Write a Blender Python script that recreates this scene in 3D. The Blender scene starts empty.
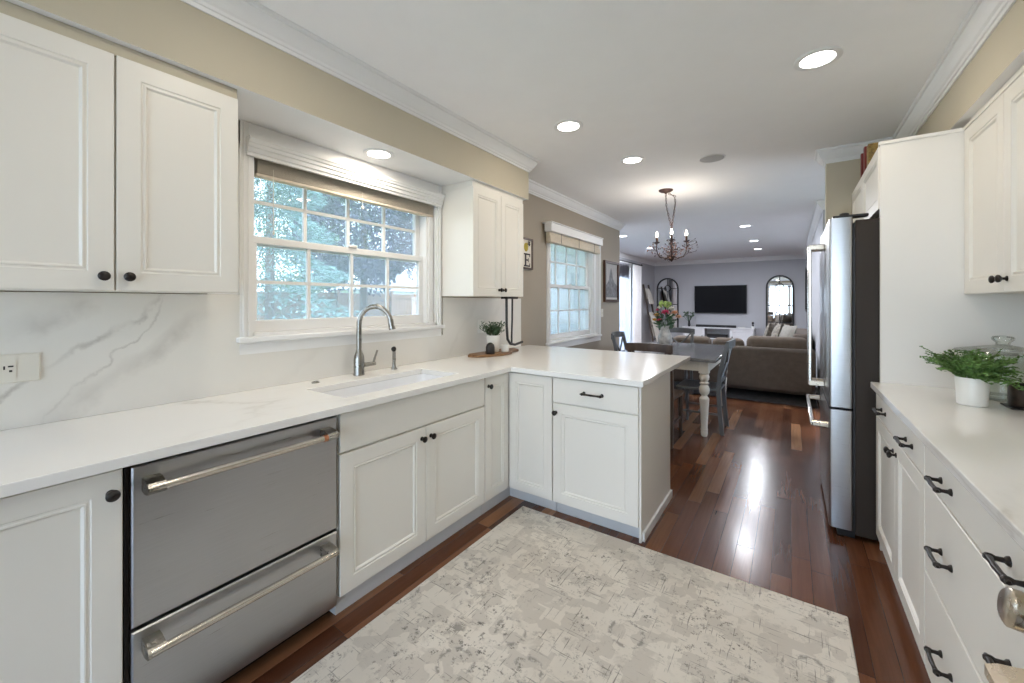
import bpy, bmesh, math, random
from mathutils import Vector, Matrix
random.seed(7)
S = bpy.context.scene
COL = S.collection
PI = math.pi
# ------------------------------------------------------------------ camera, world, sun, exposure
cam_d = bpy.data.cameras.new('camera'); cam = bpy.data.objects.new('camera', cam_d); COL.objects.link(cam)
cam.location = (0, 0, 1.35); cam.rotation_euler = (PI/2, 0, math.radians(34.589))
cam_d.sensor_width = 36; cam_d.lens = 404.6*36/1024; cam_d.shift_y = -(341.5-302.2)/1024
cam_d.clip_start = .02; cam_d.clip_end = 200
S.camera = cam
S.view_settings.view_transform = 'Standard'; S.view_settings.look = 'None'
S.view_settings.gamma = 1; S.view_settings.use_curve_mapping = False
S.view_settings.exposure = 0.16
W = bpy.data.worlds.new('sky'); S.world = W; W.use_nodes = True
nt = W.node_tree; nt.nodes.clear()
wo = nt.nodes.new('ShaderNodeOutputWorld'); bg = nt.nodes.new('ShaderNodeBackground')
tc = nt.nodes.new('ShaderNodeTexCoord'); sx = nt.nodes.new('ShaderNodeSeparateXYZ'); cr = nt.nodes.new('ShaderNodeValToRGB')
nt.links.new(tc.outputs['Generated'], sx.inputs[0]); nt.links.new(sx.outputs['Z'], cr.inputs[0])
cr.color_ramp.elements[0].color = (.76, .87, 1, 1); cr.color_ramp.elements[0].position = 0
cr.color_ramp.elements[1].color = (.50, .70, 1.0, 1); cr.color_ramp.elements[1].position = .7
nt.links.new(cr.outputs[0], bg.inputs[0]); bg.inputs[1].default_value = 6.0
nt.links.new(bg.outputs[0], wo.inputs[0])
sun_d = bpy.data.lights.new('sun', 'SUN'); sun = bpy.data.objects.new('sun', sun_d); COL.objects.link(sun)
sun_d.energy = 7.0; sun_d.angle = math.radians(8); sun_d.color = (1, .95, .88)
sun.rotation_euler = (math.radians(38), 0, math.radians(75))   # high, from over the house towards the garden
try:
    S.cycles.use_denoising = True; S.cycles.max_bounces = 10; S.cycles.diffuse_bounces = 6
    S.cycles.transparent_max_bounces = 16; S.cycles.sample_clamp_indirect = 6; S.cycles.caustics_reflective = False; S.cycles.caustics_refractive = False
except Exception: pass
LAMP_K, LAMP_L, WARM, COOL = 3.6, 42.0, (1, .88, .72), (.88, .92, 1)

# ------------------------------------------------------------------ materials
def nodes(name):
    m = bpy.data.materials.new(name); m.use_nodes = True
    t = m.node_tree; b = t.nodes['Principled BSDF']
    return m, t, b
def ramp(t, src, stops):
    r = t.nodes.new('ShaderNodeValToRGB'); e = r.color_ramp.elements
    while len(e) < len(stops): e.new(.5)
    for k, (p, c) in enumerate(stops): e[k].position = p; e[k].color = tuple(c)+(1,) if len(c) == 3 else c
    t.links.new(src, r.inputs[0]); return r.outputs[0]
def mapped(t, scale=(1,1,1), rot=(0,0,0), loc=(0,0,0)):
    c = t.nodes.new('ShaderNodeTexCoord'); mp = t.nodes.new('ShaderNodeMapping')
    mp.inputs['Scale'].default_value = scale; mp.inputs['Rotation'].default_value = rot; mp.inputs['Location'].default_value = loc
    t.links.new(c.outputs['Object'], mp.inputs[0]); return mp.outputs[0]
def noise(t, vec, scale, detail=4, rough=.55, dist=0):
    n = t.nodes.new('ShaderNodeTexNoise'); n.inputs['Scale'].default_value = scale; n.inputs['Detail'].default_value = detail
    n.inputs['Roughness'].default_value = rough; n.inputs['Distortion'].default_value = dist
    t.links.new(vec, n.inputs['Vector']); return n.outputs[0]
def mix(t, fac, a, b, mode='MIX'):
    n = t.nodes.new('ShaderNodeMix'); n.data_type = 'RGBA'; n.blend_type = mode
    for s, v in ((n.inputs[0], fac), (n.inputs[6], a), (n.inputs[7], b)):
        if isinstance(v, (int, float)): s.default_value = v
        elif isinstance(v, tuple): s.default_value = v+(1,) if len(v) == 3 else v
        else: t.links.new(v, s)
    return n.outputs[2]
def math_n(t, op, a, b=0, c=0):
    n = t.nodes.new('ShaderNodeMath'); n.operation = op
    for k, v in enumerate((a, b, c)):
        if isinstance(v, (int, float)): n.inputs[k].default_value = v
        else: t.links.new(v, n.inputs[k])
    return n.outputs[0]
def bump(t, b, h, s=.1, d=.01):
    n = t.nodes.new('ShaderNodeBump'); n.inputs['Strength'].default_value = s; n.inputs['Distance'].default_value = d
    t.links.new(h, n.inputs['Height']); t.links.new(n.outputs[0], b.inputs['Normal'])
def plain(name, col, rough=.5, metal=0, var=.04, scale=6, coat=0, bmp=0):
    m, t, b = nodes(name)
    v = mapped(t); n = noise(t, v, scale, 3)
    lo = tuple(max(0, c*(1-var)) for c in col); hi = tuple(min(1, c*(1+var)) for c in col)
    t.links.new(ramp(t, n, [(.3, lo), (.7, hi)]), b.inputs['Base Color'])
    b.inputs['Roughness'].default_value = rough; b.inputs['Metallic'].default_value = metal
    b.inputs['Coat Weight'].default_value = coat; b.inputs['Coat Roughness'].default_value = .1
    if bmp: bump(t, b, noise(t, v, scale*12, 2), bmp, .002)
    return m
def emis(name, col, s):
    m, t, b = nodes(name); b.inputs['Emission Color'].default_value = col+(1,); b.inputs['Emission Strength'].default_value = s
    b.inputs['Base Color'].default_value = (.9,.9,.9,1); return m
def stone(name, base, vein, scale, rot, width, mask_lo, rough=.12):
    m, t, b = nodes(name)
    v = mapped(t, (1, 1, 1), rot); v2 = mapped(t, (.55, .55, 1.7), rot)
    n = noise(t, v2, scale, 7, .6, .9)
    ab = math_n(t, 'ABSOLUTE', math_n(t, 'SUBTRACT', n, .5))
    line = ramp(t, ab, [(0, (1,1,1)), (width, (.25,.25,.25)), (width*3.2, (0,0,0))])
    msk = ramp(t, noise(t, v, scale*.7, 2), [(mask_lo, (0,0,0)), (mask_lo+.16, (1,1,1))])
    f = mix(t, 1.0, line, msk, 'MULTIPLY')
    c = mix(t, f, base, vein)
    t.links.new(c, b.inputs['Base Color']); b.inputs['Roughness'].default_value = rough
    return m
def marble_mat():
    m, t, b = nodes('veined_backsplash')
    v = mapped(t); sp = t.nodes.new('ShaderNodeSeparateXYZ'); t.links.new(v, sp.inputs[0]); Y, Z = sp.outputs[1], sp.outputs[2]
    w1 = math_n(t, 'SUBTRACT', noise(t, v, 3.2, 3, .55), .5); w2 = math_n(t, 'SUBTRACT', noise(t, v, 11, 5, .65), .5)
    warp = math_n(t, 'ADD', math_n(t, 'MULTIPLY', w1, .16), math_n(t, 'MULTIPLY', w2, .07))
    patch = ramp(t, noise(t, v, 5.5, 4, .6), [(.36, (.12,.12,.12)), (.62, (1,1,1))])
    c = mix(t, 1, (.775, .755, .715), ramp(t, noise(t, v, 2.0, 4), [(.3, (.96,.96,.95)), (.7, (1,1,1))]), 'MULTIPLY')
    for y0, z0, y1, z1, wd, st in ((.15, 1.01, .43, 1.25, .014, .8), (.30, .95, .66, 1.24, .055, .42), (.22, 1.25, .42, 1.42, .06, .5), (.49, 1.30, .60, 1.39, .012, .75), (.30, 1.0, .62, 1.40, .006, .6), (-.3, 1.0, .1, 1.36, .05, .5), (2.86, 1.02, 2.99, 1.36, .045, .22), (1.05, .93, 1.30, 1.12, .03, .10), (2.35, .95, 2.62, 1.34, .03, .14)):
        L = math.hypot(y1-y0, z1-z0); ny, nz = -(z1-z0)/L, (y1-y0)/L
        d = math_n(t, 'MULTIPLY_ADD', Y, ny, math_n(t, 'MULTIPLY_ADD', Z, nz, -(ny*y0+nz*z0)))
        f = ramp(t, math_n(t, 'ABSOLUTE', math_n(t, 'ADD', d, warp)), [(0, (st,)*3), (wd*.45, (st*.65,)*3), (wd, (0,)*3)])
        u = math_n(t, 'MULTIPLY_ADD', Y, -nz if False else (y1-y0)/L, math_n(t, 'MULTIPLY_ADD', Z, (z1-z0)/L, -((y1-y0)*y0+(z1-z0)*z0)/L-L/2))
        e = ramp(t, math_n(t, 'ABSOLUTE', math_n(t, 'ADD', u, warp)), [(L*.45, (1,)*3), (min(.99, L*.85), (0,)*3)])
        c = mix(t, mix(t, 1, mix(t, 1, f, e, 'MULTIPLY'), patch, 'MULTIPLY'), c, (.40, .375, .345))
    t.links.new(c, b.inputs['Base Color']); b.inputs['Roughness'].default_value = .16
    return m
def brushed(name, col, rough=.28, stretch=(2, 2, 120)):
    m, t, b = nodes(name); v = mapped(t, stretch); n = noise(t, v, 3, 3)
    t.links.new(ramp(t, n, [(.3, tuple(c*.93 for c in col)), (.7, col)]), b.inputs['Base Color'])
    b.inputs['Metallic'].default_value = 1
    t.links.new(math_n(t, 'MULTIPLY_ADD', n, .12, rough-.06), b.inputs['Roughness'])
    return m
def wood(name, dark, light, axis='X', scale=1, rough=.4, coat=0):
    m, t, b = nodes(name)
    sc = {'X': (2, 22, 22), 'Y': (22, 2, 22), 'Z': (22, 22, 2)}[axis]
    v = mapped(t, tuple(s*scale for s in sc)); n = noise(t, v, 1, 5, .6, .6)
    t.links.new(ramp(t, n, [(.3, dark), (.7, light)]), b.inputs['Base Color'])
    b.inputs['Roughness'].default_value = rough; b.inputs['Coat Weight'].default_value = coat; return m

M = {}
M['cab'] = plain('cabinet_paint', (.80, .775, .72), .38, var=.012, scale=2)
M['trimw'] = plain('white_trim_paint', (.81, .81, .81), .4, var=.012)
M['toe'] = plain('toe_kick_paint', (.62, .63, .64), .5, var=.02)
M['ceil'] = plain('ceiling_paint', (.91, .91, .91), .8, var=.01)
M['khaki'] = plain('khaki_wall_paint', (.53, .48, .375), .75, var=.015, scale=3)
M['taupe'] = plain('taupe_wall_paint', (.37, .32, .26), .75, var=.015, scale=3)
M['greige'] = plain('greige_wall_paint', (.47, .47, .495), .75, var=.015, scale=3)
M['panelw'] = plain('panel_paint', (.80, .775, .735), .45, var=.01, scale=2)
M['bronze'] = plain('dark_bronze', (.022, .018, .017), .32, .5)
M['steel'] = brushed('brushed_steel', (.50, .51, .53), .3)
M['steelh'] = brushed('handle_steel', (.66, .63, .58), .22, (6, 6, 6))
M['copper'] = plain('brushed_copper', (.55, .25, .14), .3, 1)
M['champ'] = brushed('champagne_steel', (.58, .51, .42), .28, (8, 8, 8))
M['nickel'] = brushed('brushed_nickel', (.33, .32, .295), .28, (8, 8, 8))
M['blackg'] = plain('black_gap', (.008, .008, .009), .5)
M['fridge_side'] = plain('fridge_side_paint', (.042, .034, .029), .5)
M['quartz'] = stone('white_quartz', (.84, .83, .81), (.68, .66, .63), .9, (.1, .2, .6), .010, .50, .14)
M['marble'] = marble_mat()
M['sinkw'] = plain('white_sink', (.85, .86, .88), .25, var=.01)
M['plate'] = plain('plate_plastic', (.72, .69, .62), .4, var=.02)
M['ceramic'] = plain('white_ceramic', (.83, .82, .78), .3, var=.02)
M['dgrey'] = plain('charcoal', (.018, .016, .016), .45)
M['leaf'] = plain('leaf_green', (.10, .20, .045), .55, var=.6, scale=35)
M['leafd'] = plain('leaf_dark', (.055, .11, .05), .55, var=.5, scale=35)
M['soil'] = plain('soil', (.04, .028, .02), .9)
M['board'] = wood('live_edge_wood', (.10, .045, .018), (.30, .16, .07), 'Y', 1, .45)
M['block'] = wood('light_wood', (.45, .25, .13), (.62, .38, .22), 'Z', 1, .5)
M['frame'] = wood('walnut_frame', (.035, .015, .008), (.09, .04, .02), 'Z', 1, .4)
M['blind'] = plain('tan_blind', (.43, .39, .325), .6, var=.06, scale=20)
M['linen'] = plain('linen_shade', (.62, .55, .45), .8, var=.08, scale=40)
M['curtain'] = plain('curtain_cloth', (.74, .72, .72), .85, var=.05, scale=30)
M['blanket'] = plain('cream_blanket', (.62, .58, .52), .95, var=.12, scale=40)
M['blanket2'] = plain('grey_blanket', (.30, .27, .25), .95, var=.2, scale=40)
M['ladder'] = wood('dark_ladder_wood', (.03, .022, .018), (.08, .055, .04), 'Z', 1, .6)
M['chairg'] = plain('slate_chair_paint', (.115, .12, .125), .38, var=.12, scale=10)
M['chairb'] = wood('brown_chair_wood', (.045, .028, .02), (.10, .066, .048), 'Z', 1, .4)
M['creamp'] = plain('cream_table_paint', (.72, .67, .58), .45, var=.05)
M['tabletop'] = wood('slate_table_top', (.14, .14, .15), (.23, .23, .235), 'Y', 1, .14)
M['sofa'] = plain('brown_sofa_cloth', (.105, .080, .062), .85, var=.12, scale=14, bmp=.2)
M['sofac'] = plain('brown_sofa_cushion', (.14, .105, .078), .85, var=.12, scale=14, bmp=.2)
M['pillow'] = plain('patterned_pillow_cloth', (.21, .185, .155), .9, var=.5, scale=26)
M['pillow2'] = plain('cream_pillow_cloth', (.24, .22, .19), .9, var=.12, scale=26)
M['drug'] = plain('dark_rug_pile', (.045, .04, .04), .95, var=.4, scale=25)
M['tv'] = plain('tv_screen', (.006, .006, .008), .2); M['tv'].node_tree.nodes['Principled BSDF'].inputs['Specular IOR Level'].default_value = .08; M['fridge_side'].node_tree.nodes['Principled BSDF'].inputs['Specular IOR Level'].default_value = .15
M['console'] = plain('console_white', (.74, .74, .76), .45, var=.02)
M['mirror'] = plain('mirror_glass', (.85, .86, .87), .02, 1, var=.005)
M['blackm'] = plain('black_metal', (.02, .019, .02), .4, .3)
M['rust'] = plain('rust_brown_metal', (.055, .026, .02), .5, .5)
M['crystal'] = plain('amber_crystal', (.34, .20, .15), .15)
M['bulb'] = emis('bulb_glow', (1, .86, .68), 30)
M['lens'] = emis('downlight_lens', (1, .95, .86), 12)
M['lensc'] = emis('downlight_lens_cool', (.95, .97, 1), 10)
M['grillew'] = plain('speaker_grille', (.42, .42, .42), .7)
M['vase'] = plain('mottled_vase', (.40, .375, .35), .35, var=.4, scale=18)
M['pink'] = plain('pink_petals', (.62, .05, .13), .6, var=.3, scale=40)
M['yellow'] = plain('yellow_petals', (.72, .42, .08), .6, var=.3, scale=40)
M['peach'] = plain('peach_petals', (.75, .45, .28), .6, var=.2, scale=40)
M['whitep'] = plain('white_petals', (.80, .78, .70), .6, var=.1, scale=40)
M['lime'] = plain('lime_hydrangea', (.32, .45, .12), .6, var=.3, scale=40)
M['redbook'] = plain('red_cover', (.20, .022, .018), .5, var=.2, scale=20)
M['goldbook'] = plain('gold_cover', (.34, .22, .06), .45, var=.6, scale=45)
M['paper'] = plain('book_paper', (.75, .72, .65), .8)
M['signw'] = plain('sign_board', (.78, .74, .66), .7, var=.04)
M['lemon'] = plain('lemon_paint', (.48, .36, .03), .6, var=.25, scale=30)
M['ink'] = plain('sign_ink', (.03, .02, .03), .6)
M['picsky'] = plain('print_sky', (.46, .44, .43), .6, var=.1, scale=6)
M['picmid'] = plain('print_mid', (.20, .20, .21), .6, var=.4, scale=22)
M['picmat'] = plain('print_mat', (.60, .58, .54), .6)
M['siding'] = plain('white_siding', (.80, .85, .88), .6, var=.02)
M['fence'] = wood('cedar_fence', (.13, .085, .055), (.21, .145, .10), 'Z', .6, .8)
M['lawn'] = plain('lawn_grass', (.10, .20, .05), .95, var=.4, scale=3)
M['shed'] = plain('shed_roof', (.55, .57, .60), .7)
M['bark'] = wood('tree_bark', (.05, .035, .025), (.13, .10, .08), 'Z', .5, .9)
M['amber'] = plain('amber_contents', (.03, .018, .012), .3, var=.8, scale=30)
def glass(name, tint=(1,1,1), gl=.08):
    m = bpy.data.materials.new(name); m.use_nodes = True; t = m.node_tree; t.nodes.clear()
    o = t.nodes.new('ShaderNodeOutputMaterial'); tr = t.nodes.new('ShaderNodeBsdfTransparent'); g = t.nodes.new('ShaderNodeBsdfGlossy'); mx = t.nodes.new('ShaderNodeMixShader')
    tr.inputs[0].default_value = tint+(1,); g.inputs['Roughness'].default_value = .03
    fr = t.nodes.new('ShaderNodeFresnel'); fr.inputs[0].default_value = 1.45
    t.links.new(math_n(t, 'MULTIPLY', fr.outputs[0], gl*10), mx.inputs[0]); t.links.new(tr.outputs[0], mx.inputs[1]); t.links.new(g.outputs[0], mx.inputs[2]); t.links.new(mx.outputs[0], o.inputs[0])
    return m
M['glass'] = glass('window_glass', (.97, .99, 1), .05)
M['jar'] = glass('jar_glass', (.95, .97, .955), .07)
def screen(name, col, k):
    m = bpy.data.materials.new(name); m.use_nodes = True; t = m.node_tree; t.nodes.clear()
    o = t.nodes.new('ShaderNodeOutputMaterial'); tr = t.nodes.new('ShaderNodeBsdfTransparent'); d = t.nodes.new('ShaderNodeBsdfTranslucent'); mx = t.nodes.new('ShaderNodeMixShader')
    d.inputs[0].default_value = col+(1,); mx.inputs[0].default_value = k
    t.links.new(tr.outputs[0], mx.inputs[1]); t.links.new(d.outputs[0], mx.inputs[2]); t.links.new(mx.outputs[0], o.inputs[0]); return m
M['screen'] = screen('insect_screen_mesh', (.55, .57, .60), .20)
M['sheer'] = screen('sheer_cloth', (.80, .80, .86), .62)
M['bounce_patio'] = plain('bounce_concrete', (.58, .57, .55), .8, var=.06)  # bright colour of the slabs added outside to bounce daylight indoors
def foliage(name, a, b_):
    m, t, b = nodes(name)
    g = t.nodes.new('ShaderNodeNewGeometry'); v = mapped(t)
    t.links.new(ramp(t, noise(t, v, 1.6, 5, .7), [(.3, a), (.7, b_)]), b.inputs['Base Color']); b.inputs['Roughness'].default_value = .7
    return m
M['spruce'] = foliage('spruce_needles', (.08, .17, .165), (.20, .33, .32))
M['maple'] = foliage('purple_maple_leaves', (.03, .035, .065), (.11, .12, .19))
M['green'] = foliage('green_tree_leaves', (.08, .15, .08), (.20, .30, .18))
def floor_mat():
    m, t, b = nodes('dark_cherry_planks')
    c = t.nodes.new('ShaderNodeTexCoord'); s = t.nodes.new('ShaderNodeSeparateXYZ'); t.links.new(c.outputs['Object'], s.inputs[0])
    wdt, L = .083, .95
    xs = math_n(t, 'DIVIDE', s.outputs[0], wdt); col = math_n(t, 'FLOOR', xs)
    w1 = t.nodes.new('ShaderNodeTexWhiteNoise'); w1.noise_dimensions = '1D'; t.links.new(col, w1.inputs['W'])
    ys = math_n(t, 'ADD', math_n(t, 'DIVIDE', s.outputs[1], L), math_n(t, 'MULTIPLY', w1.outputs[0], 9)); row = math_n(t, 'FLOOR', ys)
    cv = t.nodes.new('ShaderNodeCombineXYZ'); t.links.new(col, cv.inputs[0]); t.links.new(row, cv.inputs[1])
    w2 = t.nodes.new('ShaderNodeTexWhiteNoise'); w2.noise_dimensions = '2D'; t.links.new(cv.outputs[0], w2.inputs['Vector'])
    base = ramp(t, w2.outputs[0], [(0, (.060, .021, .011)), (.3, (.115, .043, .020)), (.65, (.155, .058, .027)), (.9, (.20, .085, .041)), (1, (.30, .15, .075))])
    g = noise(t, mapped(t, (30, 1.6, 1)), 1.6, 6, .65, .8)
    base = mix(t, 1, base, ramp(t, g, [(.25, (.78,.76,.74)), (.75, (1.15,1.15,1.15))]), 'MULTIPLY')
    fx = math_n(t, 'FRACT', xs); fy = math_n(t, 'FRACT', ys)
    gx = math_n(t, 'LESS_THAN', fx, .022); gy = math_n(t, 'LESS_THAN', fy, .0022)
    gap = math_n(t, 'MAXIMUM', gx, gy)
    t.links.new(mix(t, gap, base, (.012, .005, .003)), b.inputs['Base Color'])
    t.links.new(math_n(t, 'MULTIPLY_ADD', g, .14, .15), b.inputs['Roughness']); b.inputs['Specular IOR Level'].default_value = .4
    b.inputs['Coat Weight'].default_value = .15; b.inputs['Coat Roughness'].default_value = .15
    bump(t, b, math_n(t, 'SUBTRACT', 1, gap), .25, .002)
    return m
M['floor'] = floor_mat()
def rug_mat():
    m, t, b = nodes('distressed_rug')
    v = mapped(t); mul = lambda p, q: mix(t, 1, p, q, 'MULTIPLY'); g3 = lambda k: (k, k, k)
    c = ramp(t, noise(t, v, 2.2, 3, .6), [(.3, (.61, .56, .49)), (.7, (.72, .675, .605))])
    blk = t.nodes.new('ShaderNodeTexVoronoi'); blk.distance = 'CHEBYCHEV'; blk.inputs['Scale'].default_value = 15; t.links.new(v, blk.inputs['Vector'])
    sb = t.nodes.new('ShaderNodeSeparateColor'); t.links.new(blk.outputs['Color'], sb.inputs[0])
    tone = math_n(t, 'ADD', math_n(t, 'MULTIPLY', sb.outputs[0], .45), math_n(t, 'MULTIPLY', noise(t, v, 9, 7, .72, .4), .75))
    c = mix(t, ramp(t, tone, [(.58, g3(0)), (.66, g3(.48))]), c, (.44, .40, .355))
    zone = ramp(t, noise(t, v, 4.2, 3, .6, .6), [(.42, g3(0)), (.60, g3(1))])
    speck = ramp(t, noise(t, v, 45, 6, .78), [(.545, g3(0)), (.62, g3(1))])
    c = mix(t, mul(mul(zone, speck), g3(1)), c, (.15, .135, .12))
    ring = t.nodes.new('ShaderNodeTexVoronoi'); ring.inputs['Scale'].default_value = 4.5; t.links.new(v, ring.inputs['Vector'])
    rg = ramp(t, math_n(t, 'ABSOLUTE', math_n(t, 'SUBTRACT', ring.outputs['Distance'], .30)), [(.015, g3(1)), (.05, g3(0))])
    wear = ramp(t, noise(t, v, 32, 4, .7), [(.49, g3(0)), (.57, g3(1))])
    c = mix(t, mul(mul(rg, wear), g3(.85)), c, (.27, .25, .225))
    for sc, lc in (((110, 5, 1), (0, 0, 0)), ((5, 110, 1), (3, 1, 0))):
        dash = ramp(t, noise(t, mapped(t, sc, loc=lc), 1, 3, .6), [(.635, g3(0)), (.67, g3(1))])
        c = mix(t, mul(dash, g3(.75)), c, (.17, .155, .14))
    t.links.new(c, b.inputs['Base Color']); b.inputs['Roughness'].default_value = .95
    bump(t, b, noise(t, v, 300, 2), .3, .002)
    return m
M['rug'] = rug_mat()

# ------------------------------------------------------------------ mesh builder
def wloc(o):
    v = Vector((0, 0, 0))
    while o is not None: v += o.location; o = o.parent
    return v
def frame_of(ax):
    ax = Vector(ax).normalized(); up = Vector((0, 0, 1)) if abs(ax.z) < .95 else Vector((1, 0, 0))
    a = ax.cross(up).normalized(); return ax, a, ax.cross(a).normalized()
class MB:
    def __init__(s): s.bm = bmesh.new()
    def box(s, x0, x1, y0, y1, z0, z1, bev=0, seg=1):
        x0, x1 = sorted((x0, x1)); y0, y1 = sorted((y0, y1)); z0, z1 = sorted((z0, z1))
        vs = [s.bm.verts.new((x, y, z)) for x in (x0, x1) for y in (y0, y1) for z in (z0, z1)]
        fs = [s.bm.faces.new([vs[i] for i in f]) for f in ((0,1,3,2),(4,6,7,5),(0,4,5,1),(2,3,7,6),(0,2,6,4),(1,5,7,3))]
        if bev:
            es = list({e for f in fs for e in f.edges})
            r = bmesh.ops.bevel(s.bm, geom=es, offset=bev, segments=seg, affect='EDGES', profile=.5)
            if seg > 1:
                for f in r['faces']: f.smooth = True
        return s
    def obox(s, c, u, v, w, hu, hv, hw):
        c = Vector(c); u = Vector(u).normalized(); v = Vector(v).normalized(); w = Vector(w).normalized()
        vs = [s.bm.verts.new(c+u*a*hu+v*b*hv+w*d*hw) for a in (-1,1) for b in (-1,1) for d in (-1,1)]
        for f in ((0,1,3,2),(4,6,7,5),(0,4,5,1),(2,3,7,6),(0,2,6,4),(1,5,7,3)): s.bm.faces.new([vs[i] for i in f])
        return s
    def bar(s, p, q, wd, th, up=(0,0,1)):
        p, q = Vector(p), Vector(q); d = (q-p); u = d.normalized(); w = u.cross(Vector(up))
        if w.length < 1e-4: w = u.cross(Vector((1,0,0)))
        w.normalize(); t = w.cross(u)
        return s.obox((p+q)/2, u, w, t, d.length/2, wd/2, th/2)
    def loft(s, rings, cap=True, smooth=True, closed=True):
        R = [[s.bm.verts.new(p) for p in r] for r in rings]
        n = len(R[0])
        for a, b in zip(R, R[1:]):
            for k in range(n if closed else n-1):
                f = s.bm.faces.new((a[k], a[(k+1) % n], b[(k+1) % n], b[k])); f.smooth = smooth
        if cap and closed: s.bm.faces.new(R[0][::-1]); s.bm.faces.new(R[-1])
        return s
    def lathe(s, c, prof, axis=(0,0,1), seg=20):
        c = Vector(c); ax, a, b = frame_of(axis)
        rings = [[c+ax*h+(a*math.cos(2*PI*k/seg)+b*math.sin(2*PI*k/seg))*max(r, 1e-4) for k in range(seg)] for r, h in prof]
        return s.loft(rings)
    def cyl(s, p, q, r, r2=None, seg=14):
        p, q = Vector(p), Vector(q); return s.lathe(p, [(r, 0), (r if r2 is None else r2, (q-p).length)], q-p, seg)
    def tube(s, pts, r, seg=8):
        pts = [Vector(p) for p in pts]; rings = []; prev = None
        for i, p in enumerate(pts):
            d = (pts[min(i+1, len(pts)-1)]-pts[max(i-1, 0)]).normalized()
            if prev is None: _, a, b = frame_of(d)
            else:
                a = (prev-d*prev.dot(d)).normalized(); b = d.cross(a)
            prev = a; rr = r[i] if isinstance(r, (list, tuple)) else r
            rings.append([p+(a*math.cos(2*PI*k/seg)+b*math.sin(2*PI*k/seg))*rr for k in range(seg)])
        return s.loft(rings)
    def ball(s, c, r, sc=(1,1,1), sub=2):
        res = bmesh.ops.create_icosphere(s.bm, subdivisions=sub, radius=r)
        for v in res['verts']: v.co = Vector((v.co.x*sc[0], v.co.y*sc[1], v.co.z*sc[2]))+Vector(c)
        for f in {f for v in res['verts'] for f in v.link_faces}: f.smooth = True
        return s
    def prism(s, poly, fn, a, b):        # poly of (u, v); fn(u, v, depth) -> xyz
        return s.loft([[fn(u, v, a) for u, v in poly], [fn(u, v, b) for u, v in poly]], smooth=False)
    def ring(s, outer, inner, fn, a, b): # closed frame between two outlines with equal counts
        n = len(outer)
        A = [[s.bm.verts.new(fn(u, v, d)) for u, v in L] for L, d in ((outer, a), (inner, a), (inner, b), (outer, b))]
        for x, y in ((0,1),(1,2),(2,3),(3,0)):
            for k in range(n): s.bm.faces.new((A[x][k], A[x][(k+1) % n], A[y][(k+1) % n], A[y][k]))
        return s
    def grid(s, us, vs, fill, fn, a, b): # slab made of cells, holes where fill() is False
        us, vs = sorted(us), sorted(vs); nu, nv = len(us)-1, len(vs)-1
        ok = lambda i, j: 0 <= i < nu and 0 <= j < nv and fill((us[i]+us[i+1])/2, (vs[j]+vs[j+1])/2)
        cache = {}
        def V(i, j, d):
            if (i, j, d) not in cache: cache[(i, j, d)] = s.bm.verts.new(fn(us[i], vs[j], d))
            return cache[(i, j, d)]
        for i in range(nu):
            for j in range(nv):
                if not ok(i, j): continue
                for d in (a, b): s.bm.faces.new((V(i,j,d), V(i+1,j,d), V(i+1,j+1,d), V(i,j+1,d)))
                for di, dj, p, q in ((-1,0,(i,j),(i,j+1)), (1,0,(i+1,j),(i+1,j+1)), (0,-1,(i,j),(i+1,j)), (0,1,(i,j+1),(i+1,j+1))):
                    if not ok(i+di, j+dj): s.bm.faces.new((V(*p,a), V(*q,a), V(*q,b), V(*p,b)))
        return s
    def leaf(s, c, d, ln, wd, nrm=None):
        d = Vector(d).normalized(); c = Vector(c)
        n = Vector(nrm) if nrm else Vector((random.uniform(-1,1), random.uniform(-1,1), random.uniform(-1,1)))
        w = d.cross(n)
        if w.length < 1e-3: w = d.cross(Vector((1,.3,.2)))
        w.normalize(); k = w.cross(d)*wd*.25
        p = [c, c+d*ln*.5+w*wd/2+k, c+d*ln, c+d*ln*.5-w*wd/2+k]
        v = [s.bm.verts.new(x) for x in p]; s.bm.faces.new((v[0], v[1], v[2])); s.bm.faces.new((v[0], v[2], v[3])); return s
    def build(s, name, mat, parent=None, origin=None, bevel=0, norm=True, sharp=38):
        if norm: bmesh.ops.recalc_face_normals(s.bm, faces=s.bm.faces[:])
        off = wloc(parent) if parent else Vector(origin or (0,0,0))
        if off.length: bmesh.ops.translate(s.bm, verts=s.bm.verts[:], vec=-off)
        lim = math.radians(sharp)
        for e in s.bm.edges:
            if len(e.link_faces) == 2 and e.calc_face_angle(0) > lim: e.smooth = False
        me = bpy.data.meshes.new(name); s.bm.to_mesh(me); s.bm.free()
        me.materials.append(M[mat] if isinstance(mat, str) else mat)
        o = bpy.data.objects.new(name, me); COL.objects.link(o)
        if parent: o.parent = parent
        elif origin: o.location = origin
        if bevel:
            b = o.modifiers.new('bevel', 'BEVEL'); b.width = bevel; b.segments = 2; b.limit_method = 'ANGLE'
        return o
def tag(o, label=None, cat=None, group=None, kind=None):
    if label: o['label'] = label
    if cat: o['category'] = cat
    if group: o['group'] = group
    if kind: o['kind'] = kind
    return o
def thing(name, label, cat, loc=(0,0,0), group=None):
    o = bpy.data.objects.new(name, None); COL.objects.link(o); o.location = loc; o.empty_display_size = .1
    return tag(o, label, cat, group)
def struct(o, label, cat='room'): return tag(o, label, cat, kind='structure')
def copy_tree(o, parent=None):
    c = o.copy(); COL.objects.link(c); c.parent = parent
    for ch in list(o.children): copy_tree(ch, c)
    return c
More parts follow.
